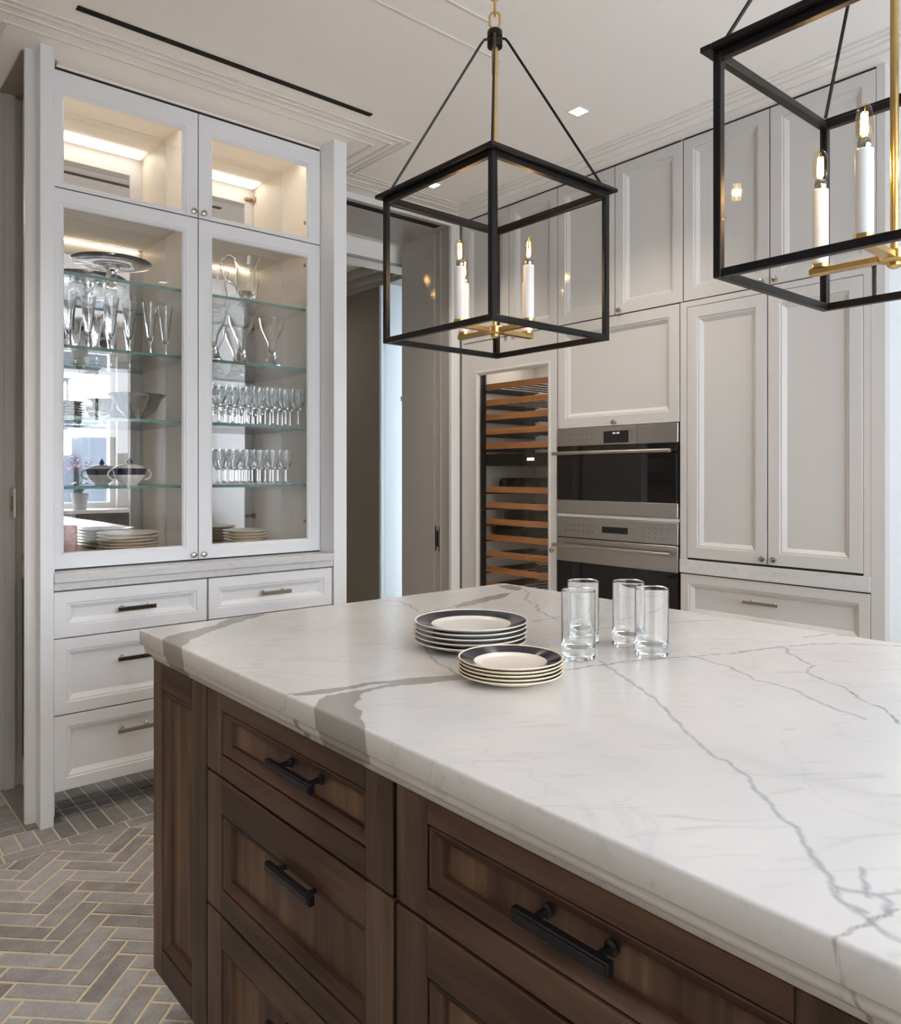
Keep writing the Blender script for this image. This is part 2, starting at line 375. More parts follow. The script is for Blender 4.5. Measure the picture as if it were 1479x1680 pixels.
# faces in a plane: 'A' looks towards -Y (u = X), 'B' looks towards -X (u = Y); d = depth inwards
def pt(pl, base, u, v, d): return (u, base + d, v) if pl == 'A' else (base + d, u, v)
def rings(mb, pl, base, u0, u1, v0, v1, rr, mi=0, fill=True, back=None, outer_back=None):
    """nested rectangles: rr = [(inset, depth)...]"""
    vs = []; fs = []
    for ins, d in rr:
        vs += [pt(pl, base, u0 + ins, v0 + ins, d), pt(pl, base, u1 - ins, v0 + ins, d), pt(pl, base, u1 - ins, v1 - ins, d), pt(pl, base, u0 + ins, v1 - ins, d)]
    for k in range(len(rr) - 1):
        for i in range(4): fs.append([4 * k + i, 4 * k + (i + 1) % 4, 4 * k + 4 + (i + 1) % 4, 4 * k + 4 + i])
    if fill: q = 4 * (len(rr) - 1); fs.append([q, q + 1, q + 2, q + 3])
    mb.add(vs, fs, mi)
PAINT_RINGS = lambda t, s: [(0, t + .004), (0, 0.0015), (0.0015, 0), (s, 0), (s + .003, .005), (s + .009, .005), (s + .022, .015), (s + .025, .018)]
def painted_panel(name, pl, base, u0, u1, v0, v1, mat, parent, s=0.055, t=0.02):
    """recessed panel door or drawer front with a moulded inner edge"""
    mb = MB(); rings(mb, pl, base, u0, u1, v0, v1, PAINT_RINGS(t, s))
    vs = [pt(pl, base, a, b, t + .004) for a, b in ((u0, v0), (u1, v0), (u1, v1), (u0, v1))]; mb.add(vs, [(0, 1, 2, 3)])
    return mb.build(name, mat, parent)
def glazed_door(name, pl, base, u0, u1, v0, v1, s, mat, parent, t=0.022, sb=None, st=None):
    """frame with an open centre; returns frame object"""
    mb = MB(); sb = sb or s; st = st or s
    def ring(ins, d, k):
        return [pt(pl, base, a, b, d) for a, b in ((u0 + ins[0], v0 + ins[1]), (u1 - ins[0], v0 + ins[1]), (u1 - ins[0], v1 - ins[2]), (u0 + ins[0], v1 - ins[2]))]
    R = [ring((0, 0, 0), t, 0), ring((0, 0, 0), 0, 0), ring((s - .014, sb - .014, st - .014), 0, 0), ring((s - .011, sb - .011, st - .011), .003, 0), ring((s - .006, sb - .006, st - .006), .003, 0), ring((s, sb, st), .010, 0), ring((s, sb, st), t, 0)]
    vs = sum(R, []); fs = []
    L = len(R)
    for k in range(L):
        for i in range(4): fs.append([4 * k + i, 4 * k + (i + 1) % 4, 4 * ((k + 1) % L) + (i + 1) % 4, 4 * ((k + 1) % L) + i])
    mb.add(vs, fs); fr = mb.build(name, mat, parent)
    g = MB()
    a = pt(pl, base, u0 + s, v0 + sb, .012); b = pt(pl, base, u1 - s, v1 - st, .015)
    g.box(a[0], b[0], a[1], b[1], a[2], b[2]); g.build('glass_pane', 'pane', fr)
    return fr
def knob(pl, base, u, v, parent, mat='nickel', r=0.013, name='knob'):
    mb = MB(); pr = [(0, 0), (r * .55, 0), (r * .42, .006), (r * .42, .011), (r * .8, .014), (r, .019), (r * .85, .024), (r * .35, .0265), (0, .0268)]
    mb.lathe(pr, pt(pl, base, u, v, 0), 20, axis='-y' if pl == 'A' else '-x')
    return mb.build(name, mat, parent)
def bar_pull(pl, base, u, v, L, parent, mat='nickel', proj=.026, h=.014, th=.008, post=.05, name='bar_pull'):
    mb = MB()
    a = pt(pl, base, u - L / 2, v - h / 2, -proj); b = pt(pl, base, u + L / 2, v + h / 2, -proj - th)
    mb.box(a[0], b[0], a[1], b[1], a[2], b[2], b=.0015)
    for sgn in (-1, 1):
        c = pt(pl, base, u + sgn * (L / 2 - L * .18), v, 0)
        mb.lathe([(0, -.001), (.0085, -.001), (.0085, .003), (.0055, .006), (.0045, .012), (.0065, proj - .003), (.0065, proj + .001), (0, proj + .001)], c, 16, axis='-y' if pl == 'A' else '-x')
    return mb.build(name, mat, parent)

# ================================================================== SETTING
CZ = 2.838
KZ = (CZ - 1.28) / (2.85 - 1.28)
# ---- walls
wb_ = MB()
for x0, x1, z0, z1 in ((-2.9, -0.4, 0, CZ), (-0.4, 2.6, 0, .94), (-0.4, 2.6, 2.38, CZ), (2.6, 3.5, 0, CZ)):
    wb_.box(x0, x1, -1.6, -1.4, z0, z1)
wall_back = struct('wall_back', wb_, 'wall')
wl_ = MB()
for y0, y1, z0, z1 in ((-1.6, 3.15, 0, CZ),):
    wl_.box(-3.1, -2.9, y0, y1, z0, z1)
struct('wall_left', wl_, 'wall')
struct('wall_right', MB().box(3.42, 3.62, -1.6, 1.150, 0, CZ).box(3.80, 3.9, 1.15, 3.6, 0, CZ).box(3.182, 3.81, 1.1495, 1.1555, 0, CZ), principled('bright_wall_paint', (0.70, 0.71, 0.725), 0.7, noise=(2, .01)))
wf = MB()
wf.box(-3.1, -0.6, 3.15, 3.3, 0, CZ)                 # left of the passage
wf.box(-0.75, -0.6, 3.3, 6.0, 0, CZ)
wf.box(0.64, 1.0, 3.58, 6.0, 0, CZ)                 # passage side beyond the niche
wf.box(-0.75, 1.0, 6.0, 6.1, 0, CZ)
wf.box(1.0, 2.05, 3.60, 4.11, 0, CZ)                # behind the display cabinet
struct('wall_front', wf, 'wall')
# ---- ceiling
struct('ceiling', MB().box(-3.1, 4.4, -1.6, 3.60, CZ, CZ + .1).box(-3.1, 1.0, 3.60, 6.1, CZ, CZ + .1), 'ceil')
# ---- windows: frames, mullions, sills, panes
def window(name, pl, base, u0, u1, z0, z1, nu, parent_thick=.08):
    f = MB(); t = .055
    def bx(mb, a0, a1, b0, b1, d0, d1):
        p = pt(pl, base, a0, b0, d0); q = pt(pl, base, a1, b1, d1); mb.box(p[0], q[0], p[1], q[1], p[2], q[2])
    bx(f, u0, u0 + t, z0, z1, -.02, .06); bx(f, u1 - t, u1, z0, z1, -.02, .06)
    bx(f, u0 + t, u1 - t, z0, z0 + t, -.02, .06); bx(f, u0 + t, u1 - t, z1 - t, z1, -.02, .06)
    o = f.build(name, 'trim'); o['kind'] = 'structure'
    st = (u1 - u0 - 2 * t) / nu
    for k in range(nu):
        a = u0 + t + k * st
        if k: m_ = MB(); bx(m_, a - .02, a + .02, z0 + t, z1 - t, 0, .05); m_.build('mullion', 'trim', o)
        g_ = MB(); bx(g_, a + .021, a + st - .021, z0 + t, z1 - t, .02, .026); g_.build('glass_pane', 'pane', o)
    return o
window('window_1', 'A', -1.50, -.4, 2.6, .94, 2.38, 3)
struct('trim_1', MB().box(2.6, 2.70, -1.4, -1.37, .94, 2.48).box(-.5, 2.70, -1.4, -1.37, 2.38, 2.48), 'trim')
# sill counter with cabinets below, under the windows (seen in the mirror)
k = thing('window_counter', (1.1, -1.1, 0), 'long dark-fronted counter with a white top below the windows, seen in the cabinet mirror', 'counter')
MB().box(-2.3, 3.35, -1.39, -.95, .90, .935, b=.003).build('worktop', 'marble_plain', k)
MB().box(-2.3, 3.35, -1.38, -.98, 0.0, .899).build('cabinet_base', principled('dark_counter_front', (.10, .095, .09), .5, noise=(6, .1)), k)
bl = MB()
for i in range(4): bl.box(-.38, 2.58, -1.385 + .004 * i, -1.365 + .006 * i, 2.56 - i * .0, 2.80 - .055 * i)
tag(bl.build('roman_blind', 'blind'), 'roman blind with a dark leafy pattern above the window, seen in the cabinet mirror', 'blind')
# haze-blue towers outside
for i, (x, y, wx, h) in enumerate([(44, -150, 6.0, 8.4), (55, -150, 5.0, 6.5), (62, -150, 3.6, 9.2), (50, -149, 4.0, 5.4), (70, -155, 7, 7.5), (36, -152, 8, 5.0), (24, -150, 9, 6.5), (10, -150, 8, 9), (-6, -150, 10, 6)]):
    b_ = MB().box(x - wx / 2, x + wx / 2, y - 4, y + 4, -60, h)
    nm = ['pale blue tower with a flat top, wide, at the left of the mirrored skyline', 'low blue-grey block between the towers in the mirrored skyline', 'slim tallest blue tower in the mirrored skyline', 'small blue-grey block in front of the mirrored towers', 'broad hazy block right of the slim tower in the mirror', 'low hazy block at the far left of the mirrored skyline', 'hazy tower beyond the window glass, off to one side', 'second hazy tower beyond the window glass', 'third hazy tower beyond the window glass']
    tag(b_.build('tower_block', 'city'), nm[i], 'building')
struct('trim_2', MB().box(-40, 120, -148, -30, -61, -60), principled('far_ground', (.30, .33, .36), .9, noise=(.05, .2)))
# orchid on the counter, its reflection stands in the lower left of the cabinet mirror
k = thing('potted_orchid', (2.17, -1.14, .936), 'purple orchid in a grey pot on the window counter, seen in the cabinet mirror', 'plant')
MB().lathe([(0, .936), (.06, .936), (.085, 1.10), (.078, 1.10), (.056, .95), (0, .95)], (2.17, -1.14, 0), 16).build('pot', 'pot', k)
lf = MB()
for i in range(5):
    a = i * 1.3; lf.tube([(2.17, -1.14, 1.09), (2.17 + .06 * math.cos(a), -1.14 + .06 * math.sin(a), 1.19), (2.17 + .13 * math.cos(a), -1.14 + .13 * math.sin(a), 1.17)], [.012, .024, .004], 6)
lf.build('leaves', 'leaf', k)
fl = MB(); stm = MB()
for i in range(3):
    a = i * 2.1 + .4; pts = [(2.17, -1.14, 1.08), (2.17 + .03 * math.cos(a), -1.14 + .03 * math.sin(a), 1.28), (2.17 + .12 * math.cos(a), -1.14 + .08 * math.sin(a), 1.42)]
    stm.tube(pts, .003, 5)
    for j in range(6):
        q = (pts[2][0] + random.uniform(-.07, .07), pts[2][1] + random.uniform(-.05, .05), pts[2][2] - j * .022 + random.uniform(-.01, .03))
        MB().lathe([(0, -.012), (.018, -.004), (.021, .004), (0, .014)], q, 7).build('flower', 'petal', k)
stm.build('stems', 'leaf', k)

# ---- floor: grout bed with every brick in view laid one by one
floor = struct('floor', MB().box(-3.1, 4.4, -1.6, 8.2, -.06, -.0022), 'grout')
def clip(poly, nx, ny, d):
    out = []
    for i in range(len(poly)):
        a, b = poly[i], poly[(i + 1) % len(poly)]
        da = nx * a[0] + ny * a[1] - d; db = nx * b[0] + ny * b[1] - d
        if da <= 0: out.append(a)
        if da * db < 0: t = da / (da - db); out.append((a[0] + t * (b[0] - a[0]), a[1] + t * (b[1] - a[1])))
    return out
def brick_mesh(mb, poly, z=0.0, jit=0.0):
    n_ = len(poly); cx = sum(p[0] for p in poly) / n_; cy = sum(p[1] for p in poly) / n_
    ins = [(p[0] + (cx - p[0]) * .03, p[1] + (cy - p[1]) * .03) for p in poly]
    vs = [(p[0], p[1], -.012) for p in poly] + [(p[0], p[1], z - .0015 + jit) for p in poly] + [(p[0], p[1], z + jit) for p in ins]
    fs = [[i, (i + 1) % n_, n_ + (i + 1) % n_, n_ + i] for i in range(n_)] + [[n_ + i, n_ + (i + 1) % n_, 2 * n_ + (i + 1) % n_, 2 * n_ + i] for i in range(n_)]
    fs.append([2 * n_ + i for i in range(n_)])
    mb.add(vs, fs)
def in_view(cx, cy):
    f_ = cx * math.cos(R_(49.5)) + cy * math.sin(R_(49.5)); r_ = cx * math.sin(R_(49.5)) - cy * math.cos(R_(49.5))
    if f_ < .3: return False
    px = 739.5 + 1266 * r_ / f_; py = 779 + 1266 * 1.28 / f_
    return -45 < px < 345 and py < 1740
S2 = math.sqrt(.5); BL, BW, G = .1925, .0585, .0085
rest = MB(); rest_dark = MB(); nb = 0
def place_brick(poly, mat, far=False):
    global nb
    if len(poly) < 3: return
    ar = abs(sum(poly[i][0] * poly[(i + 1) % len(poly)][1] - poly[(i + 1) % len(poly)][0] * poly[i][1] for i in range(len(poly)))) / 2
    if ar < 4e-4: return
    cx = sum(p[0] for p in poly) / len(poly); cy = sum(p[1] for p in poly) / len(poly)
    if in_view(cx, cy) and not far and nb < 298:
        mb = MB(); brick_mesh(mb, poly, 0, random.uniform(-.0006, .0004)); mb.build('brick', mat, floor, origin=(cx, cy, 0)); nb += 1
    else: brick_mesh(rest if mat == 'brick' else rest_dark, poly)
h0, g0 = -1.186, 1.738
for m_ in range(-14, 14):
    for k_ in range(-34, 34):
        H_ = (h0 - k_ * BW + m_ * BL, g0 + k_ * BW + m_ * BL)
        for e1, e2, l1, l2 in ((H_[0], H_[1], BL, BW), (H_[0] + BL - BW, H_[1] + BW, BW, BL)):
            a0, a1, b0, b1 = e1 + G / 2, e1 + l1 - G / 2, e2 + G / 2, e2 + l2 - G / 2
            poly = [((a + b) * S2, (b - a) * S2) for a, b in ((a0, b0), (a1, b0), (a1, b1), (a0, b1))]
            cx = sum(p[0] for p in poly) / 4; cy = sum(p[1] for p in poly) / 4
            if not (-1.2 < cx < 1.9 and .6 < cy < 3.0): continue
            poly = clip(poly, 0, 1, 2.882)
            place_brick(poly, 'brick')
x = .335 - .2 * 6
while x < 1.95:      # runner course
    place_brick([(x + .003, 2.888), (x + .197, 2.888), (x + .197, 2.948), (x + .003, 2.948)], 'brick'); x += .2
for i in range(-26, 21):   # soldier course and the row tucked under the drawers
    x = .72 + i * .0597
    if x > .69:
        place_brick([(x + .003, 2.955), (x + .0567, 2.955), (x + .0567, 3.139), (x + .003, 3.139)], 'brick_dark')
        place_brick([(x + .003, 3.145), (x + .0567, 3.145), (x + .0567, 3.205), (x + .003, 3.205)], 'brick_dark')
    else: place_brick([(x + .003, 2.955), (x + .0567, 2.955), (x + .0567, 3.095), (x + .003, 3.095)], 'brick')
for j in range(8):         # passage: bricks side by side, long edge across
    y = 3.101 + j * .0612
    for x in (.44, .238, .036, -.166):
        place_brick([(x + .003, y), (x + .199, y), (x + .199, y + .0552), (x + .003, y + .0552)], 'brick_dark')
for mb, mt in ((rest, 'brick'), (rest_dark, 'brick_dark')):
    if mb.v: o = mb.build('brick_field', mt, floor, fix=False); o['kind'] = 'stuff'
MB().box(.642, .76, 3.10, 3.58, -.01, .004).build('threshold_stone', 'stone', floor)

# ---- ceiling reeds: four half-round beads that wrap the room's edge
def reed(path, name, r=.009, drop=.55):
    path = [(a * KZ, b * KZ) for a, b in path]
    mb = MB(); n_ = len(path); K = 7; vs = []; fs = []
    dirs = []
    for i in range(n_ - 1):
        dx, dy = path[i + 1][0] - path[i][0], path[i + 1][1] - path[i][1]; l = math.hypot(dx, dy); dirs.append((dx / l, dy / l))
    for i, (x, y) in enumerate(path):
        if i == 0: nx, ny = -dirs[0][1], dirs[0][0]; sc = 1
        elif i == n_ - 1: nx, ny = -dirs[-1][1], dirs[-1][0]; sc = 1
        else:
            ax, ay = -dirs[i - 1][1], dirs[i - 1][0]; bx_, by_ = -dirs[i][1], dirs[i][0]; nx, ny = ax + bx_, ay + by_
            l = math.hypot(nx, ny); nx /= l; ny /= l; sc = 1 / max(.3, nx * ax + ny * ay)
        for k_ in range(K):
            a = math.pi * k_ / (K - 1); vs.append((x + nx * math.cos(a) * r * sc, y + ny * math.cos(a) * r * sc, CZ - math.sin(a) * r * drop))
    for i in range(n_ - 1):
        for k_ in range(K - 1): fs.append([i * K + k_, i * K + k_ + 1, (i + 1) * K + k_ + 1, (i + 1) * K + k_])
    mb.add(vs, fs, smooth=True); return struct(name, mb, 'trim')
OFF = [(2.888, .40, 2.222, 3.372, 2.935), (2.922, .435, 2.196, 3.405, 2.968), (2.967, .485, 2.16, 3.457, 3.012), (3.035, .562, 2.10, 3.525, 3.078)]
for i, (ya, xl, xr, yd, xb) in enumerate(OFF):
    reed([(xl, 5.9), (xl, ya), (xr, ya), (xr, yd), (xb, yd), (xb, -1.38)], 'trim_%d' % (3 + i), r=.0085)
# faint bead rectangle round the lantern strip in the middle of the ceiling
reed([(.85, 2.103), (2.045, 2.103)], 'trim_7', r=.006); reed([(.85, 1.946), (1.842, 1.946)], 'trim_8', r=.006)
# slot diffuser along the ceiling before the display cabinet
s_ = thing('slot_diffuser', (1.325 * KZ, 2.783 * KZ, CZ), 'long thin black linear air slot in the ceiling in front of the glazed cabinet', 'vent')
MB().box(.728 * KZ, 1.922 * KZ, 2.770 * KZ, 2.797 * KZ, CZ - .004, CZ - .0005).build('slot', 'slot', s_)
# downlights
def downlight(x, y, label, s=.072):
    x *= KZ; y *= KZ
    t_ = thing('downlight', (x, y, CZ), label, 'downlight', 'square recessed downlights')
    f = MB()
    for a0, a1, b0, b1 in ((-s / 2, s / 2, -s / 2, -s / 2 + .006), (-s / 2, s / 2, s / 2 - .006, s / 2), (-s / 2, -s / 2 + .006, -s / 2 + .006, s / 2 - .006), (s / 2 - .006, s / 2, -s / 2 + .006, s / 2 - .006)):
        f.box(x + a0, x + a1, y + b0, y + b1, CZ - .003, CZ - .0002)
    f.build('trim_ring', 'trim', t_)
    MB().box(x - s / 2 + .006, x + s / 2 - .006, y - s / 2 + .006, y + s / 2 - .006, CZ - .0015, CZ - .0004).build('lens', 'lens', t_)
    l = bpy.data.lights.new('downlight_lamp', 'SPOT'); l.energy = 30; l.color = (1, .88, .72); l.spot_size = R_(115); l.spot_blend = .9; l.shadow_soft_size = .03
    o = bpy.data.objects.new('downlight_lamp', l); C.objects.link(o); o.parent = t_; o.location = (0, 0, -.01)
    return t_
downlight(2.584, 2.174, 'square recessed downlight glowing warm, right of the near lantern chain')
downlight(2.638, 3.238, 'square recessed downlight seen through the top frame of the left lantern')
for x, y, nm in ((.15, 2.2, 'over the brick floor'), (2.3, .15, 'over the aisle near the bright wall'), (-.9, 1.3, 'on the window side'), (-.9, -.3, 'near the back windows')):  # unseen downlights, added to fill the room with warm light
    downlight(x, y, 'unseen square downlight added as fill, out of frame ' + nm)

# ---- doorway beside the display cabinet: casing, head, pocket door edge, hall beyond
struct('trim_9', MB().box(3.067, 3.140, 3.588, 3.602, 0, CZ - .001, b=.001).box(3.064, 3.071, 3.580, 3.602, 0, 2.81).box(2.0, 3.067, 3.588, 3.602, 2.806, CZ - .001).box(2.0, 3.067, 3.580, 3.590, 2.800, 2.808), 'trim')
dj = MB()
dj.box(3.085, 3.80, 3.602, 3.712, 0, 2.81).box(3.098, 3.80, 3.712, 3.766, 0, 2.81).box(3.085, 3.80, 3.766, 4.11, 0, 2.81)
dj.box(3.080, 3.086, 3.704, 3.712, 0, 2.80).box(3.080, 3.086, 3.766, 3.774, 0, 2.80)
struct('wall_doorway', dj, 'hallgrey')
hd = MB().box(2.05, 3.80, 3.602, 3.635, 2.806, 2.95).box(2.05, 3.03, 3.635, 3.70, 2.83, 2.95).box(3.03, 3.80, 3.635, 3.70, 2.806, 2.95).box(2.05, 3.80, 3.70, 4.11, 2.806, 2.95)
struct('trim_10', hd, 'hallgrey')
struct('trim_11', MB().box(2.05, 3.03, 3.637, 3.698, 2.8065, 2.829), 'slot')
pd = thing('pocket_door', (3.11, 3.739, 0), 'edge of a sliding pocket door with a black flush pull in the grey doorway jamb', 'door')
MB().box(3.088, 3.097, 3.7165, 3.7615, .01, 2.79).build('door_edge', 'hallgrey', pd)
pl_ = MB().box(3.0845, 3.0879, 3.719, 3.726, .80, .957).box(3.0845, 3.0879, 3.735, 3.747, .828, .93).box(3.0845, 3.0879, 3.753, 3.760, .80, .957)
pl_.build('flush_pull', 'pull_black', pd)
# hall
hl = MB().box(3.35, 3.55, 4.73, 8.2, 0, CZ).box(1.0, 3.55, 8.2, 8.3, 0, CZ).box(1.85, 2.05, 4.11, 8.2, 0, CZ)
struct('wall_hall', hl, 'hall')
struct('ceiling_hall', MB().box(1.0, 3.55, 4.11, 8.3, CZ, CZ + .1).box(2.05, 3.35, 4.22, 4.40, 2.70, CZ).box(3.55, 4.4, 4.11, 5.0, CZ, CZ + .1), 'ceil')
struct('trim_12', MB().box(2.05, 3.35, 4.205, 4.225, 2.693, 2.708).box(3.25, 3.35, 4.41, 8.2, 2.77, CZ).box(3.30, 3.35, 4.41, 8.2, 2.72, 2.77).box(3.335, 3.35, 4.41, 8.2, 2.69, 2.72), 'hallgrey')
struct('wall_daylit', MB().box(3.34, 4.4, 4.722, 4.73, 0, 2.72).box(3.385, 4.4, 4.716, 4.722, 0, 2.70).box(3.345, 3.38, 4.714, 4.722, 0, 2.71).box(4.3, 4.4, 3.6, 4.73, 0, CZ), 'bluewall')
struct('trim_13', MB().box(3.34, 4.4, 4.11, 4.73, 2.72, CZ), 'hallgrey')
tag(MB().box(3.528, 3.546, 4.7135, 4.7155, 1.843, 1.878).build('tape_scrap', 'tape'), 'small scrap of blue tape on the pale daylit wall beyond the doorway', 'tape')
area('hall_daylight', (3.95, 4.14, 1.5), (R_(90), 0, 0), .6, 2.2, 1.3, (.82, .92, 1.0))
area('hall_glow', (2.6, 6.2, 2.6), (0, 0, 0), .8, 2.0, 5, (1, .92, .8))

# ---- passage left of the display cabinet
struct('trim_14', MB().box(.646, .690, 3.147, 3.165, 0, CZ).box(.652, .684, 3.143, 3.147, 0, CZ), 'trim')
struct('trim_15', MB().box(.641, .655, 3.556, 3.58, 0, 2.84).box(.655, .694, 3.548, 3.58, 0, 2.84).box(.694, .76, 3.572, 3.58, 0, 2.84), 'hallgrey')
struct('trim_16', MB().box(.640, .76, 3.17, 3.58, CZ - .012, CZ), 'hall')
kp = thing('wall_keypad', (.683, 3.545, 1.16), 'narrow grey keypad plate with a white edge on the casing left of the glazed cabinet', 'switch')
MB().box(.672, .687, 3.542, 3.5478, 1.105, 1.225, b=.001).build('plate', 'nickel', kp)
MB().box(.687, .694, 3.539, 3.5478, 1.105, 1.225, b=.001).build('white_edge', 'candle', kp)
bt = MB()
for i in range(7): bt.box(.677, .682, 3.5405, 3.5420, 1.135 + i * .009, 1.140 + i * .009)
bt.build('buttons', 'pull_black', kp)
area('passage_glow', (.1, 4.6, 2.7), (0, 0, 0), .6, .6, 3.5, (1, .84, .66))

# ================================================================== GLAZED DISPLAY CABINET (left wall)
HB = 3.19      # face of the glazed doors
hu = thing('display_cabinet', (1.33, 3.33, 0), 'tall white built-in display cabinet with glazed doors over drawers, warmly lit inside', 'cabinet')
MB().box(.680, .7245, 3.07, 3.142, 0, CZ - .001, b=.0012).box(.7245, .747, 3.152, 3.575, 0, CZ - .001).build('side_panel', 'hutch', hu)
MB().box(1.9115, 1.981, 3.07, 3.575, 0, CZ - .001, b=.0012).build('side_panel', 'hutch', hu)
cc = MB()
cc.box(.747, 1.9115, 3.2135, 3.575, 2.812, CZ - .001).box(.7255, 1.9105, 3.191, 3.2149, 2.8265, CZ - .001)   # top
cc.box(.747, 1.9115, 3.240, 3.54, 2.366, 2.386)             # board between upper and lower doors
cc.box(.7245, 1.9115, 3.2, 3.575, .930, .951)               # floor of the glazed part
cc.box(1.303, 1.325, 3.225, 3.54, .951, 2.812)              # divider
cc.box(1.893, 1.9115, 3.215, 3.54, .951, 2.812)
cc.build('carcass', 'hutch_in', hu)
MB().box(.7245, 1.9115, 3.125, 3.575, .118, .853).build('base_box', 'hutch', hu)
for a, b in ((.7475, 1.3025), (1.3255, 1.8925)):
    for z0, z1 in ((.952, 2.365), (2.387, 2.811)):
        MB().box(a, b, 3.532, 3.537, z0, z1).build('back_mirror', 'mirror', hu)
MB().box(.7245, 1.9115, 3.212, 3.222, .001, .116).build('toe_kick', 'toe', hu)
for a, b, h, ks in ((.7265, 1.3118, 'l', 1.290), (1.3162, 1.9085, 'r', 1.334)):
    d = glazed_door('upper_door', 'A', HB, a, b, 2.3725, 2.8145, .064, 'hutch', hu, sb=.022, st=.084)
    knob('A', HB, ks, 2.392, d)
    d = glazed_door('glazed_door', 'A', HB, a, b, .9225, 2.3675, .064, 'hutch', hu, sb=.060, st=.066)
    knob('A', HB, ks, .942, d)
for a, b, top in ((.7265, 1.3045, 1), (1.3125, 1.9045, 1)):
    for z0, z1, hz in ((.681, .8505, .768), (.3995, .6765, .578), (.120, .3945, .303)):
        d = painted_panel('drawer', 'A', 3.077, a, b, z0, z1, 'hutch', hu, s=.042)
        bar_pull('A', 3.077 + .013, (a + b) / 2, hz, .145, d, 'nickel', proj=.036, h=.017)
for k_, (a, b) in enumerate(((.7485, 1.3015), (1.3265, 1.8915))):
    for z in (2.066, 1.783, 1.508, 1.237):
        sh = MB().box(a, b, 3.226, 3.528, z - .0125, z).build('glass_shelf', 'shelf', hu)
        MB().box(a, b, 3.2235, 3.2258, z - .0125, z).build('shelf_edge', 'shelf_edge', sh)
    MB().box(a + .02, b - .02, 3.245, 3.330, 2.803, 2.810).build('light_strip', 'light_panel', hu)
    MB().box(a + .02, b - .02, 3.220, 3.226, 2.359, 2.365).build('light_strip', 'light_strip', hu)
for z in (2.47, 2.755, 2.27, 1.06):
    MB().box(1.878, 1.893, 3.216, 3.245, z - .012, z + .012, b=.002).box(1.84, 1.88, 3.2125, 3.2245, z - .008, z + .008, b=.002).lathe([(0, 0), (.012, 0), (.012, .004), (0, .004)], (1.885, 3.23, z), 12).build('hinge', 'copper', hu)
lg = thing('ledge_slab', (1.33, 3.12, .855), 'narrow white marble ledge with a stepped edge between the glazed doors and drawers', 'ledge')
MB().box(.7255, 1.9105, 3.064, 3.21, .884, .9165, b=.003).box(.7255, 1.9105, 3.070, 3.21, .8565, .8838, b=.002).build('slab', 'marble_plain', lg)

rv = MB(); bx = lambda a, b, c, d: rv.box(a, b, 3.1965, 3.2115, c, d)  # black strips set in the door gaps, standing in for their shadow
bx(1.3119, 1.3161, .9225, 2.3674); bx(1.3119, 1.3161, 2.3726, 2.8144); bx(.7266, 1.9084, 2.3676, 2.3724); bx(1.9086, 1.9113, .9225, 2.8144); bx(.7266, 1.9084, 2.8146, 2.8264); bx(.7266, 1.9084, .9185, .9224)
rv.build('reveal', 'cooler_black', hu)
# ---- crystal and china inside
def wine_glass(h, rb, name):
    mb = MB(); f = .030
    s0 = h * .42
    mb.lathe([(0, 0), (f, 0), (f, .0015), (.008, .005), (.0035, .012), (.0035, s0), (rb * .55, s0 + .008), (rb * .95, s0 + h * .17), (rb, s0 + h * .27), (rb * .86, h), (rb * .83, h), (rb * .96, s0 + h * .27), (rb * .5, s0 + .013), (0, s0 + .011)], n=20)
    return mb
def put(o, x, y, z, rz=0): o.location = (x, y, z); o.rotation_euler = (0, 0, rz); return o
def glass_rows(mb, name, spots, z, labelf, group):
    first = None
    for i, (x, y) in enumerate(spots):
        if first is None: o = first = mb.build(name, 'thin')
        else: o = first.copy(); C.objects.link(o)
        put(o, x, y, z); tag(o, labelf(i), 'glass', group)
sp = [(1.372 + i * .0655, 3.262 + (j * .078), i, j) for j in range(3) for i in range(8)]
ordn = ['first', 'second', 'third', 'fourth', 'fifth', 'sixth', 'seventh', 'eighth']
rown = ['front', 'middle', 'back']
glass_rows(wine_glass(.178, .030, 'w'), 'wine_glass', [s[:2] for s in sp], 1.5085, lambda i: f'tall stemmed wine glass, {ordn[sp[i][2]]} from left, {rown[sp[i][3]]} row, upper of two wine-glass shelves', 'tall wine glasses on the second shelf')
sp2 = [(1.372 + i * .0655, 3.262 + (j * .078), i, j) for j in range(3) for i in range(7)]
glass_rows(wine_glass(.158, .0295, 'w'), 'wine_glass', [s[:2] for s in sp2], 1.2375, lambda i: f'shorter stemmed wine glass, {ordn[sp2[i][2]]} from left, {rown[sp2[i][3]]} row, lower of two wine-glass shelves', 'short wine glasses on the lowest shelf')
# champagne flutes, conical, left compartment
fb = MB(); fb.lathe([(0, 0), (.030, 0), (.030, .0015), (.007, .005), (.004, .02), (.012, .07), (.030, .215), (.0285, .215), (.010, .075), (0, .04)], n=20)
fs_ = [(.825, 3.27), (.905, 3.30), (.985, 3.27), (1.065, 3.30), (1.140, 3.27), (1.215, 3.30), (.865, 3.43), (1.03, 3.43)]
fn = ['leftmost', 'second from the left', 'third from the left', 'fourth from the left', 'fifth from the left', 'rightmost', 'rear left', 'rear middle']
first = None
for i, (x, y) in enumerate(fs_):
    o = first.copy() if first else fb.build('champagne_flute', 'thin')
    if first: C.objects.link(o)
    else: first = o
    put(o, x, y, 1.7835); tag(o, f'conical champagne flute, {fn[i]}, under the footed cake plate behind the left door', 'glass', 'champagne flutes')
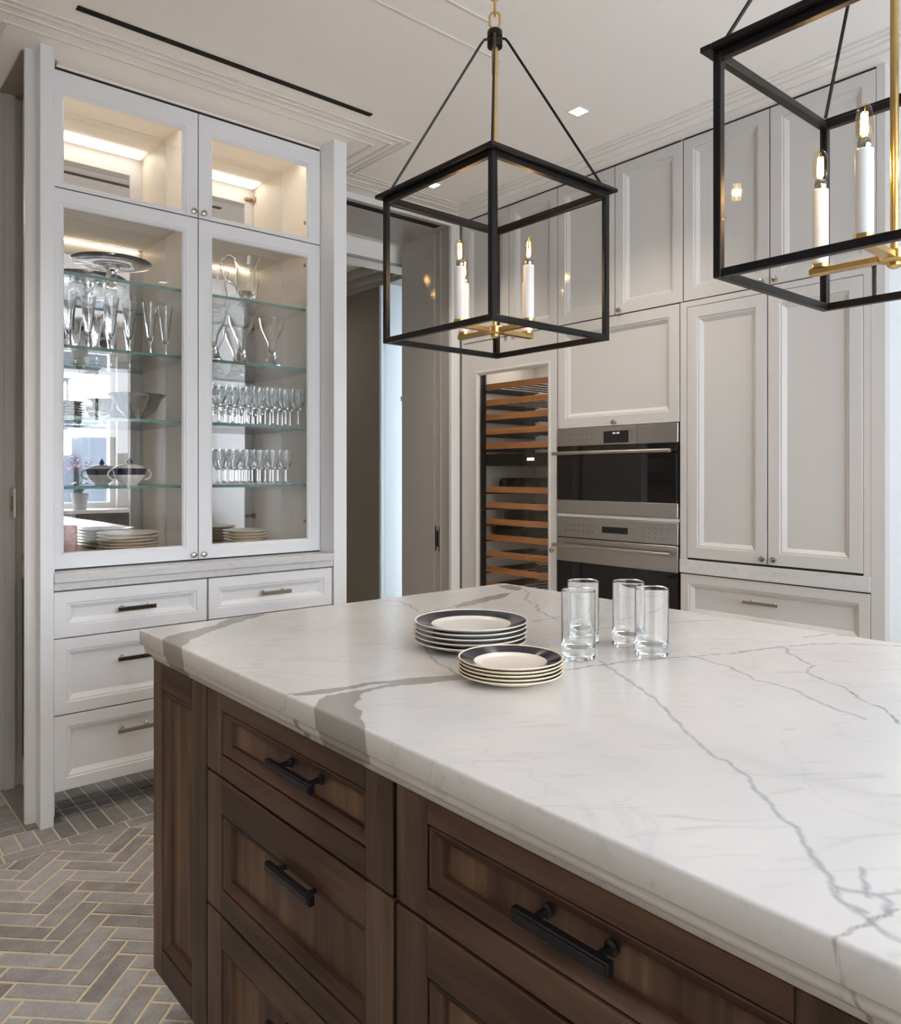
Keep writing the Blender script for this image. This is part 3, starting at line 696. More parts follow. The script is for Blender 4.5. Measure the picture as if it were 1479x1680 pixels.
# footed cake plate
cs = MB(); cs.lathe([(0, 0), (.055, 0), (.055, .004), (.02, .012), (.014, .03), (.022, .045), (.014, .060), (.03, .074), (.10, .082), (.152, .094), (.158, .100), (.150, .100), (.10, .089), (0, .084)], n=48)
tag(put(cs.build('cake_stand', 'thin'), 1.015, 3.365, 2.0665), 'clear glass footed cake plate on the top shelf behind the left door', 'cake stand')
# bowls and stacked dishes on the second shelf, left
bw = MB(); bw.lathe([(0, 0), (.035, 0), (.036, .008), (.075, .045), (.100, .095), (.118, .112), (.112, .112), (.094, .092), (.07, .048), (.03, .014), (0, .012)], n=48)
tag(put(bw.build('large_bowl', principled('silver_bowl', (.46, .45, .43), .10, 1.0, noise=(20, .05))), 1.118, 3.365, 1.5085), 'large flared silver bowl on the second shelf behind the left door', 'bowl')
b2 = MB(); b2.lathe([(0, 0), (.038, 0), (.055, .03), (.060, .070), (.054, .070), (.048, .03), (0, .010)], n=36)
tag(put(b2.build('small_bowl', 'thin'), .955, 3.31, 1.5085), 'small clear glass bowl beside the large silver bowl', 'bowl')
sd = MB(); sd.lathe([(0, 0), (.03, 0), (.034, .003), (.056, .006), (.058, .009), (.03, .005), (0, .005)], n=32, mi=0)
sd.lathe([(.0560, .0062), (.0592, .0085), (.0588, .0100), (.052, .0080)], n=32, mi=1, closed=True)
first = None
for i in range(6):
    o = first.copy() if first else sd.build('small_dish', ['china', 'navy'])
    if first: C.objects.link(o)
    else: first = o
    put(o, .836, 3.32, 1.5085 + i * .0105); tag(o, f'small dark-rimmed dish, {["bottom", "second", "third", "fourth", "fifth", "top"][i]} of the stack at the left end of the second shelf', 'dish', 'stack of small dark-rimmed dishes')
# covered sugar bowl
sb_ = thing('covered_bowl', (1.08, 3.34, 1.2375), 'navy and cream covered bowl with two loop handles on the lowest left shelf', 'covered bowl')
q = MB(); q.lathe([(0, 1.2375), (.030, 1.2375), (.032, 1.243), (.052, 1.262), (.062, 1.280), (.062, 1.281), (0, 1.270)], (1.08, 3.34, 0), 36); q.build('lower_body', 'china', sb_)
q = MB(); q.lathe([(.062, 1.280), (.069, 1.305), (.066, 1.307), (.058, 1.285)], (1.08, 3.34, 0), 36, closed=True); q.build('navy_band', 'navy', sb_)
q = MB(); q.lathe([(.067, 1.306), (.05, 1.318), (.02, 1.325), (0, 1.326)], (1.08, 3.34, 0), 36); ld = q.build('lid', 'china', sb_)
q = MB(); q.lathe([(.006, 1.324), (.013, 1.335), (.007, 1.343), (.003, 1.352), (0, 1.356)], (1.08, 3.34, 0), 16); q.build('finial', 'navy', ld)
for sg in (-1, 1):
    q = MB(); pts = [(1.08 + sg * (.060 + .028 * math.sin(t)), 3.34, 1.282 + .022 * math.cos(t)) for t in [i * math.pi / 8 for i in range(9)]]
    q.tube(pts, .0035, 8); q.build('handle', 'china', sb_)
# plates and rose tumbler on the cabinet floor
def plate_mesh(R, h=.020, rim='navy', edge='china'):
    mb = MB(); r0 = R * .60
    mb.lathe([(0, 0), (R * .55, 0), (R * .60, .0012), (R * .97, h - .004), (R, h - .0015), (R, h), (R * .985, h), (R * .965, h - .0012)], n=64, mi=1)
    mb.lathe([(R * .965, h - .0012), (R * .70, h - .0085)], n=64, mi=2)
    mb.lathe([(R * .70, h - .0085), (R * .655, h - .0095), (R * .60, h - .0125), (R * .54, h - .0130), (0, h - .0130)], n=64, mi=0)
    return mb
def plate_stack(nm, R, n_, x, y, z, mats, step, labelf, group, jit=.0015, h=.020):
    first = None
    for i in range(n_):
        o = first.copy() if first else plate_mesh(R, h).build(nm, mats, fix=True)
        if first: C.objects.link(o)
        else: first = o
        put(o, x + random.uniform(-jit, jit), y + random.uniform(-jit, jit), z + i * step, i * .7)
        tag(o, labelf(i), 'plate', group)
on = lambda i, n_: 'top' if i == n_ - 1 else ('bottom' if i == 0 else ['', 'second from the bottom', 'third from the bottom', 'fourth from the bottom', 'fifth from the bottom'][i])
plate_stack('dinner_plate', .122, 6, 1.085, 3.375, .9515, ['china', 'china_gold', 'china'], .0135, lambda i: f'gold-edged plate, {on(i, 6)} of the stack on the left cabinet floor', 'gold-edged plates on the left cabinet floor')
plate_stack('side_plate', .103, 5, 1.610, 3.36, .9515, ['china', 'china_gold', 'china'], .0135, lambda i: f'gold-edged plate, {on(i, 5)} of the stack on the right cabinet floor', 'gold-edged plates on the right cabinet floor')
tb = MB(); tb.lathe([(0, .9515), (.032, .9515), (.036, .962), (.038, 1.07), (.036, 1.082), (.032, 1.082), (.033, .968), (0, .964)], (.818, 3.27, 0), 28)
tag(tb.build('rose_tumbler', 'pinkglass', origin=(.818, 3.27, .9515)), 'rose pink textured glass tumbler at the lower left of the glazed cabinet', 'tumbler')
gd = MB(); gd.lathe([(0, .9515), (.03, .9515), (.047, .962), (.043, .962), (0, .955)], (.905, 3.248, 0), 28)
tag(gd.build('gilt_dish', 'china_gold', origin=(.905, 3.248, .9515)), 'small shallow gilt dish between the rose tumbler and the plates', 'dish')
# pitcher and decanters, right
pj = thing('glass_pitcher', (1.618, 3.36, 2.0665), 'clear glass pitcher with a loop handle on the top shelf behind the right door', 'pitcher')
q = MB(); q.lathe([(0, 2.0665), (.046, 2.0665), (.048, 2.072), (.030, 2.090), (.048, 2.13), (.056, 2.18), (.046, 2.24), (.062, 2.295), (.059, 2.295), (.042, 2.24), (.052, 2.18), (.044, 2.13), (0, 2.10)], (1.618, 3.36, 0), 36); q.build('body', 'thin', pj)
q = MB(); q.tube([(1.562 + .002, 3.36, 2.275), (1.53, 3.36, 2.29), (1.497, 3.36, 2.265), (1.49, 3.36, 2.22), (1.515, 3.36, 2.17), (1.566, 3.36, 2.155)], .006, 10); q.build('handle', 'thin', pj)
dc = MB(); dc.lathe([(0, 0), (.052, 0), (.052, .004), (.030, .03), (.016, .085), (.022, .125), (.052, .19), (.060, .235), (.057, .235), (.048, .19), (.018, .125), (.012, .085), (0, .06)], n=32)
first = None
for i, (x, y, l_) in enumerate(((1.445, 3.34, 'left'), (1.600, 3.38, 'middle'), (1.735, 3.34, 'right'))):
    o = first.copy() if first else dc.build('glass_vase', 'thin')
    if first: C.objects.link(o)
    else: first = o
    put(o, x, y, 1.7835); tag(o, f'hourglass-shaped clear glass vase, {l_} of three on the third shelf behind the right door', 'vase', 'hourglass glass vases')

# ================================================================== CABINET WALL (right)
XB = 3.140
def fillbox(mb, *a, **k): mb.box(*a, **k); return mb
# tall cabinet
tc = thing('tall_cabinet', (3.45, 1.6, .89), 'tall greige cupboard with two long doors and two upper doors, at the right end', 'cabinet')
MB().box(3.150, 3.181, 1.1495, 1.178, .0, CZ - .001).box(3.182, 3.78, 1.1565, 1.178, .0, CZ - .001).box(3.141, 3.1499, 1.1495, 1.1995, .0, CZ - .9).box(3.141, 3.1499, 1.1495, 1.1800, CZ - .9, CZ - .001).build('end_panel', 'greige', tc)
fr = MB().box(3.1415, 3.155, 1.998, 2.033, .890, 2.078).box(3.1415, 3.155, 1.2005, 1.2265, .890, 2.078).box(3.1415, 3.155, 1.2265, 1.998, 2.053, 2.078)
fr.build('face_frame', 'greige', tc)
MB().box(3.190, 3.78, 1.179, 2.033, .891, CZ - .004).build('carcass', 'greige', tc)
for a, b, kn in ((1.2290, 1.6095, 1.578), (1.6150, 1.9955, 1.628)):
    d = painted_panel('tall_door', 'B', XB, a, b, .899, 2.050, 'greige', tc, s=.050)
    knob('B', XB, kn, .923, d)
for a, b, kn in ((1.1830, 1.5995, 1.571), (1.6050, 2.0155, 1.630)):
    d = painted_panel('upper_door', 'B', XB, a, b, 2.0825, 2.827, 'greige', tc, s=.050)
    knob('B', XB, kn, 2.098, d)
def gap_shade_strips(parent, L):  # black strips added in the gaps between fronts to paint their shadow lines
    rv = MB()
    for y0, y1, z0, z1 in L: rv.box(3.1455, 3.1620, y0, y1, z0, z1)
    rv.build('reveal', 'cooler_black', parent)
gap_shade_strips(tc, [(1.5996, 1.6049, 2.0825, 2.8269), (1.6096, 1.6149, .8991, 2.0499), (1.1831, 2.0154, 2.0782, 2.0824), (1.2291, 1.9954, .8900, .8989), (1.2267, 1.2289, .899, 2.050), (1.9956, 1.9979, .899, 2.050), (1.1802, 1.1829, 2.0825, 2.827), (2.0156, 2.0209, 2.0825, 2.827), (1.183, 2.0154, 2.8272, CZ - .001)])
bc = thing('base_cabinet', (3.45, 1.6, 0), 'low greige drawer cabinet below the marble strip at the right end', 'cabinet')
MB().box(3.190, 3.78, 1.2005, 2.033, .05, .827).build('carcass', 'greige', bc)
d = painted_panel('drawer', 'B', XB, 1.2025, 2.031, .602, .8225, 'greige', bc, s=.040)
bar_pull('B', XB + .013, 1.635, .733, .155, d, 'nickel', proj=.03)
painted_panel('drawer', 'B', XB, 1.2025, 2.031, .10, .597, 'greige', bc, s=.040)
sl = thing('marble_strip', (3.14, 1.6, .829), 'narrow veined marble strip below the tall cupboard doors', 'counter')
MB().box(3.134, 3.78, 1.2005, 2.033, .8285, .8895, b=.0015).build('slab', 'marble_plain', sl)
gap_shade_strips(bc, [(1.2026, 2.0309, .8226, .8275)])
# oven cabinet
oc = thing('oven_cabinet', (3.45, 2.41, 0), 'greige oven housing with a wide flap door and two upper doors above the ovens', 'cabinet')
MB().box(3.190, 3.78, 2.0345, 2.050, 0, CZ - .004).box(3.190, 3.78, 2.775, 2.7905, 0, CZ - .004).box(3.190, 3.78, 2.05, 2.775, 1.53, CZ - .004).box(3.190, 3.78, 2.05, 2.775, 0, .28).box(3.76, 3.78, 2.05, 2.775, .28, 1.53).build('carcass', 'greige', oc)
d = painted_panel('flap_door', 'B', XB, 2.0390, 2.7860, 1.5275, 2.0765, 'greige', oc, s=.052)
knob('B', XB, 2.402, 1.543, d)
for a, b, kn in ((2.0210, 2.4055, 2.372), (2.4110, 2.7875, 2.442)):
    d = painted_panel('upper_door', 'B', XB, a, b, 2.0825, 2.827, 'greige', oc, s=.050)
    knob('B', XB, 2.372 if a < 2.2 else 2.445, 2.098, d)
painted_panel('base_drawer', 'B', XB, 2.0385, 2.7865, .10, .275, 'greige', oc, s=.040)
gap_shade_strips(oc, [(2.4056, 2.4109, 2.0825, 2.8269), (2.0392, 2.7859, 2.0766, 2.0824), (2.7876, 2.7929, 2.0825, 2.827), (2.7862, 2.7924, .28, 2.076), (2.0335, 2.0388, .28, 2.076), (2.0392, 2.786, 2.8272, CZ - .001)])
def oven(name, z0, z1, ctrl, glass, hz, label, disp, upper):
    o = thing(name, (3.14, 2.41, z0), label, 'oven')
    MB().box(3.150, 3.60, 2.056, 2.770, z0 + .01, z1 - .01).build('body', 'oven_in', o)
    y0, y1 = 2.0395, 2.7855
    cp = MB().box(3.132, 3.150, y0, y1, ctrl[0], ctrl[1], b=.0015).build('control_panel', 'steel', o)
    MB().box(3.1300, 3.1319, disp[0], disp[1], disp[2], disp[3]).build('display', 'display', cp)
    mk = MB()
    zc = (ctrl[0] + ctrl[1]) / 2
    if upper:
        for i in range(6):
            for j in range(2): mk.box(3.1312, 3.1318, 2.55 + i * .030, 2.555 + i * .030, zc - .018 + j * .03, zc - .014 + j * .03)
        for i in range(3): mk.box(3.1312, 3.1318, 2.296, 2.301, zc - .022 + i * .02, zc - .018 + i * .02)
    else:
        for i in range(7):
            for j in range(2): mk.box(3.1312, 3.1318, 2.54 + i * .030, 2.548 + i * .030, zc - .018 + j * .03, zc - .014 + j * .03)
        for i in range(5):
            for j in range(3): mk.box(3.1312, 3.1318, 2.09 + i * .035, 2.094 + i * .035, zc - .026 + j * .022, zc - .022 + j * .022)
    mk.build('touch_markings', 'oven_in', cp)
    if upper:
        dg = MB()
        for i in range(4): dg.box(3.1292, 3.1298, 2.372 + i * .010 + (i > 1) * .004, 2.378 + i * .010 + (i > 1) * .004, 1.485, 1.493)
        dg.build('clock_digits', 'digits', cp)
        MB().box(3.1312, 3.1318, 2.266, 2.2675, ctrl[0], ctrl[1]).build('panel_seam', 'oven_in', cp)
    dr = MB()
    for a, b in glass['steel'][:1]: dr.box(3.130, 3.150, y0, y1, a, b, b=.0015)
    drr = dr.build('door', 'steel', o)
    for a, b in glass['steel'][1:]: MB().box(3.130, 3.150, y0, y1, a, b, b=.0015).build('bottom_rail', 'steel', drr)
    ga, gb = glass['glass']
    MB().box(3.1335, 3.1500, y0 + .0005, y1 - .0005, ga, gb).build('door_glass', 'oven_glass', drr)
    hb = MB(); hb.tube([(3.085, y0 + .012, hz), (3.085, y1 - .012 + .0, hz)], .0095, 16)
    for yy in (y0 + .045, y1 - .045): hb.tube([(3.086, yy, hz), (3.131, yy, hz)], .007, 12)
    hb.build('handle', 'steel', drr)
    return o
oven('speed_oven', 1.076, 1.524, (1.432, 1.5235), {'steel': [(1.077, 1.146)], 'glass': (1.1465, 1.4295)}, 1.393, 'upper steel and black glass wall oven, display lit above the door', (2.318, 2.470, 1.440, 1.500), True)
oven('wall_oven', .285, 1.056, (.951, 1.0555), {'steel': [(.823, .9455), (.29, .33)], 'glass': (.3305, .8225)}, .910, 'lower steel wall oven with a black glass door and small dark display', (2.323, 2.480, .986, 1.018), False)
MB().box(3.136, 3.150, 2.0395, 2.7855, 1.0585, 1.0745).build('divider_rail', 'trim', oc)
# wine cabinet
wc = thing('wine_cabinet', (3.45, 3.19, 0), 'greige corner cabinet housing the wine cooler, two narrow doors above', 'cabinet')
MB().box(3.190, 3.78, 2.7925, 2.812, 0, CZ - .004).box(3.190, 3.78, 3.50, 3.58, 0, CZ - .004).box(3.190, 3.78, 2.812, 3.50, 2.075, CZ - .004).box(3.76, 3.78, 2.812, 3.50, 0, 2.075).build('carcass', 'greige', wc)
MB().box(3.146, 3.16, 3.553, 3.575, 0, CZ - .001).build('filler', 'greige', wc)
for a, b in ((2.7930, 3.1585), (3.1640, 3.5515)):
    d = painted_panel('upper_door', 'B', XB, a, b, 2.0825, 2.827, 'greige', wc, s=.050)
    knob('B', XB, 3.13 if a < 3 else 3.19, 2.098, d)
gap_shade_strips(wc, [(3.1586, 3.1639, 2.0825, 2.8269), (2.7931, 3.5514, 2.0776, 2.0824), (2.7931, 3.5514, 2.8272, CZ - .001)])
# cooler: liner, glass door, racks
wk = thing('wine_cooler', (3.45, 3.15, 0), 'tall built-in wine cooler with wooden racks behind tinted glass', 'wine cooler')
ln = MB().box(3.70, 3.72, 2.82, 3.49, .12, 2.05).box(3.22, 3.70, 3.47, 3.49, .12, 2.05).box(3.22, 3.70, 2.82, 2.84, .12, 2.05).box(3.22, 3.70, 2.84, 3.47, 2.03, 2.05).box(3.22, 3.70, 2.84, 3.47, .12, .14)
ln.build('liner', 'cooler_in', wk)
MB().box(3.168, 3.2195, 3.435, 3.49, .12, 2.05).box(3.168, 3.2195, 2.82, 2.862, .12, 2.05).box(3.17, 3.2195, 2.862, 3.435, 1.93, 2.05).box(3.20, 3.215, 3.428, 3.434, .12, 1.93).build('inner_frame', 'cooler_black', wk)
wd = MB()
INS = (.070, .22, .128, .200)
def ring_(d, e): return [pt('B', XB, a, b, d) for a, b in ((2.7925 + INS[0] + e, .10 + INS[1] + e), (3.5505 - INS[2] - e, .10 + INS[1] + e), (3.5505 - INS[2] - e, 2.0775 - INS[3] - e), (2.7925 + INS[0] + e, 2.0775 - INS[3] - e))]
def outer_(d): return [pt('B', XB, a, b, d) for a, b in ((2.7925, .10), (3.5505, .10), (3.5505, 2.0775), (2.7925, 2.0775))]
RR = [outer_(.02), outer_(0), ring_(0, -.024), ring_(-.004, -.020), ring_(-.004, -.012), ring_(.006, 0), ring_(.02, 0)]
vs = sum(RR, []); fs = []
for k_ in range(len(RR)):
    for i in range(4): fs.append([4 * k_ + i, 4 * k_ + (i + 1) % 4, 4 * ((k_ + 1) % len(RR)) + (i + 1) % 4, 4 * ((k_ + 1) % len(RR)) + i])
wd.add(vs, fs); wdr = wd.build('glass_door', 'greige', wk)
MB().box(3.150, 3.155, 2.7925 + .071, 3.5505 - .129, .321, 1.877).build('tinted_pane', 'cooler_pane', wdr)
knob('B', XB, 2.816, .873, wdr)
rz = [1.812, 1.716, 1.628, 1.540, 1.452, 1.192, 1.097, .998, .903, .804, .708, .612, .52]
for z in rz:
    rk = MB().box(3.212, 3.230, 2.862, 3.4345, z - .017, z + .017, b=.001).build('rack_front', 'rack', wk)
    tr = MB()
    for i in range(7): tr.box(3.230, 3.66, 2.90 + i * .085, 2.908 + i * .085, z - .012, z - .004)
    tr.build('rack_slats', 'cooler_black', rk)
    MB().box(3.2305, 3.66, 2.842, 2.858, z - .035, z - .019).box(3.2305, 3.66, 3.440, 3.468, z - .030, z + .0).build('rail', 'cooler_black', rk)
cpn = MB().box(3.215, 3.69, 2.842, 3.468, 1.335, 1.405).build('temperature_divider', 'cooler_black', wk)
MB().box(3.2125, 3.2148, 3.03, 3.085, 1.362, 1.378).build('display', 'pink_led', cpn)
bo = MB(); bo.lathe([(0, 0), (.036, 0), (.037, .01), (.037, .19), (.030, .215), (.015, .24), (.0145, .30), (0, .30)], n=20, axis='x', mi=0)
bo.lathe([(.0152, .255), (.0156, .30), (0, .301)], n=16, axis='x', mi=1)
first = None
bl_ = [('upper rack row, left, lying under the display', 3.33, 1.192), ('same row as the display, middle of three', 3.20, 1.192), ('row under the display, right of three', 3.06, 1.192), ('second rack below the display, left', 3.29, .998), ('second rack below the display, right', 3.10, .998), ('third rack below the display, left', 3.38, .903), ('third rack below the display, right', 3.12, .903)]
bn = ['left bottle of three on the rack below the cooler display', 'middle bottle of three on the rack below the cooler display', 'right bottle of three on the rack below the cooler display', 'left bottle on the third rack below the cooler display', 'right bottle on the third rack below the cooler display', 'left bottle on the fourth rack below the cooler display', 'right bottle on the fourth rack below the cooler display']
for i, (_, y, z) in enumerate(bl_):
    o = first.copy() if first else bo.build('wine_bottle', ['bottle', 'foil'])
    if first: C.objects.link(o)
    else: first = o
    put(o, 3.262, y, z + .034); tag(o, 'dark wine ' + bn[i], 'bottle', 'wine bottles in the cooler')
cl = bpy.data.lights.new('cooler_lamp', 'AREA'); cl.shape = 'RECTANGLE'; cl.size = .3; cl.size_y = .5; cl.energy = 1.6; cl.color = (1, .93, .85)
o = bpy.data.objects.new('cooler_lamp', cl); C.objects.link(o); o.parent = wk; o.location = (3.40 - 3.45, 0, 2.025)

cl = bpy.data.lights.new('cooler_lamp', 'AREA'); cl.shape = 'RECTANGLE'; cl.size = 1.5; cl.size_y = .03; cl.energy = 11; cl.color = (1, .93, .85)
o = bpy.data.objects.new('cooler_lamp', cl); C.objects.link(o); o.parent = wk; o.location = (3.245 - 3.45, 2.87 - 3.15, 1.1); o.rotation_euler = (0, R_(90), R_(65))

# ================================================================== ISLAND
isl = thing('kitchen_island', (1.23, .70, 0), 'dark walnut kitchen island with rows of panelled drawers on black pulls', 'island')
IX0, IX1, IY0, IY1 = .651, 1.806, -.44, 1.8455
MB().box(IX0 + .038, IX1, IY0, IY1, .112, .844).build('carcass', 'wood_v', isl)
MB().box(IX0 + .08, IX1 - .06, IY0 + .05, IY1 - .05, 0, .1115).build('plinth', 'cooler_black', isl)
def wood_front(name, y0, y1, z0, z1, parent, s=(.068, .068), r=(.040, .040), t=.024):
    """frame and panel front: stiles, rails, sloping moulding, upright-grained panel"""
    mb = MB(); X = IX0
    a, b = y0 + s[0], y1 - s[1]; c, d = z0 + r[0], z1 - r[1]
    mb.box(X, X + t, y0, a - .0004, z0, z1, 0, b=.0012); mb.box(X, X + t, b + .0004, y1, z0, z1, 0, b=.0012)
    mb.box(X, X + t, a, b, z0, c - .0004, 1, b=.0012); mb.box(X, X + t, a, b, d + .0004, z1, 1, b=.0012)
    rr = [(0.0, .014), (0.0024, .014), (0.0026, .0035), (.0045, .002), (.0200, .0125), (.0212, .020)]
    def rg(i, dp): return [(X + dp, a + i, c + i), (X + dp, b - i, c + i), (X + dp, b - i, d - i), (X + dp, a + i, d - i)]
    for k in range(len(rr) - 1):
        v = rg(*rr[k]) + rg(*rr[k + 1])
        for i in range(4): mb.add([v[i], v[(i + 1) % 4], v[4 + (i + 1) % 4], v[4 + i]], [(0, 1, 2, 3)], 1 if i in (0, 2) else 0)
    i = rr[-1][0]; v = rg(i, rr[-1][1]); mb.add(v, [(0, 1, 2, 3)], 2)
    mb.add([(X + t, y, z) for y, z in ((a, c), (b, c), (b, d), (a, d))], [(0, 1, 2, 3)], 2)
    return mb.build(name, ['wood_v', 'wood_h', 'wood_p'], parent, fix=False, origin=(X, (y0 + y1) / 2, (z0 + z1) / 2))
wood_front('end_panel', 1.5375, 1.8445, .113, .8435, isl, s=(.078, .055), r=(.068, .060))
cols = [(.8905, 1.5335, 1.195, .153), (.2425, .8805, .560, .140), (-.4385, .2325, -.10, .150)]
for y0, y1, hc, hl_ in cols:
    for z0, z1, hz in ((.679, .8435, .776), (.404, .673, .597), (.115, .398, .318)):
        d = wood_front('drawer', y0, y1, z0, z1, isl, r=(.042, .034) if z0 > .6 else (.048, .070 if z0 > .3 else .062))
        mb = MB(); ym = hc - .036 if hc > 1 else hc
        mb.box(IX0 - .0235, IX0 - .0125, ym - hl_ / 2, ym + hl_ / 2, hz - .0085, hz + .0085, b=.0012)
        mb.box(IX0 - .0250, IX0 - .0234, ym - hl_ / 2 + .003, ym + hl_ / 2 - .003, hz - .0055, hz + .0055, b=.0005)
        for sg in (-1, 1):
            mb.lathe([(0, -.0154), (.009, -.0154), (.009, -.012), (.0055, -.009), (.0045, -.002), (.0045, .008), (.007, .011), (.007, .014), (0, .014)], (IX0, ym + sg * hl_ * .33, hz), 16, axis='-x')
        mb.build('bar_pull', 'pull_black', d)

# marble top with its veins
ct = thing('island_countertop', (1.23, .70, .845), 'large white marble island top with bold grey veins and a stepped edge', 'countertop')
CX0, CX1, CY0, CY1 = .627, 1.832, -.46, 1.868
VEIN_POLYS = [[[0.65, 1.748], [0.742, 1.784], [0.782, 1.799], [0.872, 1.882], [0.918, 1.889], [0.967, 1.882], [0.936, 1.85], [0.864, 1.812], [0.808, 1.777], [0.744, 1.736], [0.711, 1.71], [0.671, 1.675], [0.632, 1.621], [0.61, 1.587], [0.613, 1.7]], [[0.631, 1.154], [0.731, 1.131], [0.782, 1.124], [0.84, 1.104], [0.938, 1.063], [0.981, 1.043], [0.96, 1.021], [0.921, 1.043], [0.828, 1.088], [0.763, 1.115], [0.691, 1.114], [0.632, 1.139]], [[0.96, 1.021], [0.914, 1.035], [0.815, 1.071], [0.758, 1.089], [0.72, 1.073], [0.682, 1.034], [0.66, 0.983], [0.633, 0.935], [0.616, 0.921], [0.619, 1.071], [0.631, 1.069], [0.675, 1.107], [0.71, 1.098], [0.756, 1.095], [0.831, 1.093]], [[1.407, 1.633], [1.46, 1.655], [1.601, 1.695], [1.701, 1.704], [1.62, 1.648], [1.549, 1.635], [1.439, 1.605], [1.394, 1.605]], [[1.773, 1.833], [1.817, 1.815], [1.786, 1.734], [1.743, 1.719], [1.744, 1.769]]]
VEIN_LINES = [([[0.972, 1.034], [1.038, 0.989], [1.107, 0.96], [1.248, 0.926], [1.361, 0.876], [1.464, 0.829], [1.575, 0.801], [1.676, 0.761], [1.75, 0.705], [1.803, 0.628]], [0.0034, 0.0034, 0.0034, 0.0036, 0.0037, 0.0037, 0.0039, 0.0039, 0.004, 0.0039], 0), ([[1.603, 0.784], [1.563, 0.759], [1.527, 0.72], [1.49, 0.674], [1.43, 0.659], [1.406, 0.624], [1.389, 0.595], [1.372, 0.56], [1.323, 0.522], [1.302, 0.479], [1.239, 0.432]], [0.0028, 0.0027, 0.0026, 0.0025, 0.0024, 0.0024, 0.0023, 0.0022, 0.0021, 0.0021, 0.0019], 0), ([[1.207, 0.961], [1.121, 0.819], [1.066, 0.732], [0.962, 0.609], [0.908, 0.535], [0.907, 0.513], [0.876, 0.473], [0.842, 0.439], [0.807, 0.4], [0.788, 0.372], [0.745, 0.337], [0.717, 0.309], [0.688, 0.287], [0.682, 0.275], [0.67, 0.256], [0.662, 0.23]], [0.0022, 0.0019, 0.0018, 0.0015, 0.0014, 0.0014, 0.0013, 0.0013, 0.0012, 0.0011, 0.0011, 0.001, 0.0009, 0.0009, 0.0009, 0.0009], 1), ([[0.707, 0.305], [0.711, 0.288], [0.716, 0.278], [0.722, 0.268], [0.742, 0.259]], [0.001, 0.001, 0.001, 0.001, 0.001], 1), ([[0.625, 0.265], [0.65, 0.264], [0.673, 0.257], [0.694, 0.25], [0.71, 0.247]], [0.0013, 0.0013, 0.0013, 0.0014, 0.0014], 0), ([[0.719, 0.27], [0.713, 0.26], [0.694, 0.25]], [0.001, 0.0009, 0.0009], 1), ([[1.384, 0.877], [1.358, 0.769], [1.31, 0.695], [1.302, 0.624], [1.252, 0.551], [1.223, 0.475]], [0.0019, 0.0017, 0.0016, 0.0016, 0.0015, 0.0014], 1), ([[1.299, 1.848], [1.337, 1.801], [1.322, 1.732], [1.279, 1.628]], [0.0027, 0.0027, 0.0026, 0.0025], 1), ([[1.045, 1.315], [0.999, 1.241], [0.958, 1.167], [0.945, 1.115], [0.931, 1.068]], [0.002, 0.0019, 0.0018, 0.0017, 0.0017], 1), ([[1.254, 1.59], [1.337, 1.615], [1.4, 1.625]], [0.0029, 0.003, 0.003], 1), ([[1.812, 1.782], [1.744, 1.667], [1.626, 1.569], [1.604, 1.504], [1.53, 1.426], [1.472, 1.314], [1.538, 1.215]], [0.0031, 0.003, 0.0028, 0.0027, 0.0026, 0.0024, 0.0024], 1), ([[1.403, 1.33], [1.507, 1.328], [1.617, 1.339]], [0.0023, 0.0024, 0.0025], 1), ([[1.677, 1.325], [1.766, 1.212], [1.825, 1.102], [1.842, 1.009], [1.839, 0.897], [1.832, 0.806], [1.879, 0.73]], [0.004, 0.0039, 0.0038, 0.0037, 0.0036, 0.0034, 0.0034], 1), ([[1.732, 0.803], [1.815, 0.785], [1.829, 0.737], [1.854, 0.682]], [0.0033, 0.0034, 0.0033, 0.0033], 1), ([[0.984, 1.916], [1.218, 1.918], [1.394, 1.918]], [0.0025, 0.0027, 0.0028], 1), ([[1.356, 1.176], [1.488, 1.157], [1.665, 1.106], [1.772, 1.036]], [0.0025, 0.0026, 0.0027, 0.0028], 1), ([[0.71, 0.276], [0.743, 0.288], [0.757, 0.297]], [0.0008, 0.0008, 0.0008], 1), ([[0.701, 0.303], [0.686, 0.284], [0.68, 0.264]], [0.0008, 0.0008, 0.0008], 1)]

def grid_axis(a, b, dense_from, st, coarse):
    xs = []; x = a
    while x < dense_from - coarse: xs.append(x); x += coarse
    n_ = max(2, int(round((b - x) / st))); xs += [x + (b - x) * i / n_ for i in range(n_ + 1)]
    return xs
e0 = .0035
gx = grid_axis(CX0 + e0, CX1 - e0, CX0, .0028, .03); gy = grid_axis(CY0 + e0, CY1 - e0, .15, .0028, .03)
nx, ny = len(gx), len(gy)
GX, GY = np.meshgrid(np.array(gx), np.array(gy), indexing='ij')
V = np.stack([GX.ravel(), GY.ravel(), np.full(nx * ny, .914)], 1)
ii, jj = np.meshgrid(np.arange(nx - 1), np.arange(ny - 1), indexing='ij'); q0 = (ii * ny + jj).ravel()
F = [np.stack([q0, q0 + ny, q0 + ny + 1, q0 + 1], 1)]
loop = [i * ny for i in range(nx)] + [(nx - 1) * ny + j for j in range(1, ny)] + [i * ny + ny - 1 for i in range(nx - 2, -1, -1)] + [j for j in range(ny - 2, 0, -1)]
loop = np.array(loop); LP = V[loop]
prof = [(.0008, .9128), (0, .9098), (0, .8800), (.0012, .8785), (.0070, .8778), (.0074, .8768), (.0074, .8690), (.0095, .8625), (.0145, .8570), (.0195, .8540), (.0215, .8520), (.0215, .8455), (.06, .8455)]
prev = loop; parts_v = [V]; cnt = len(V)
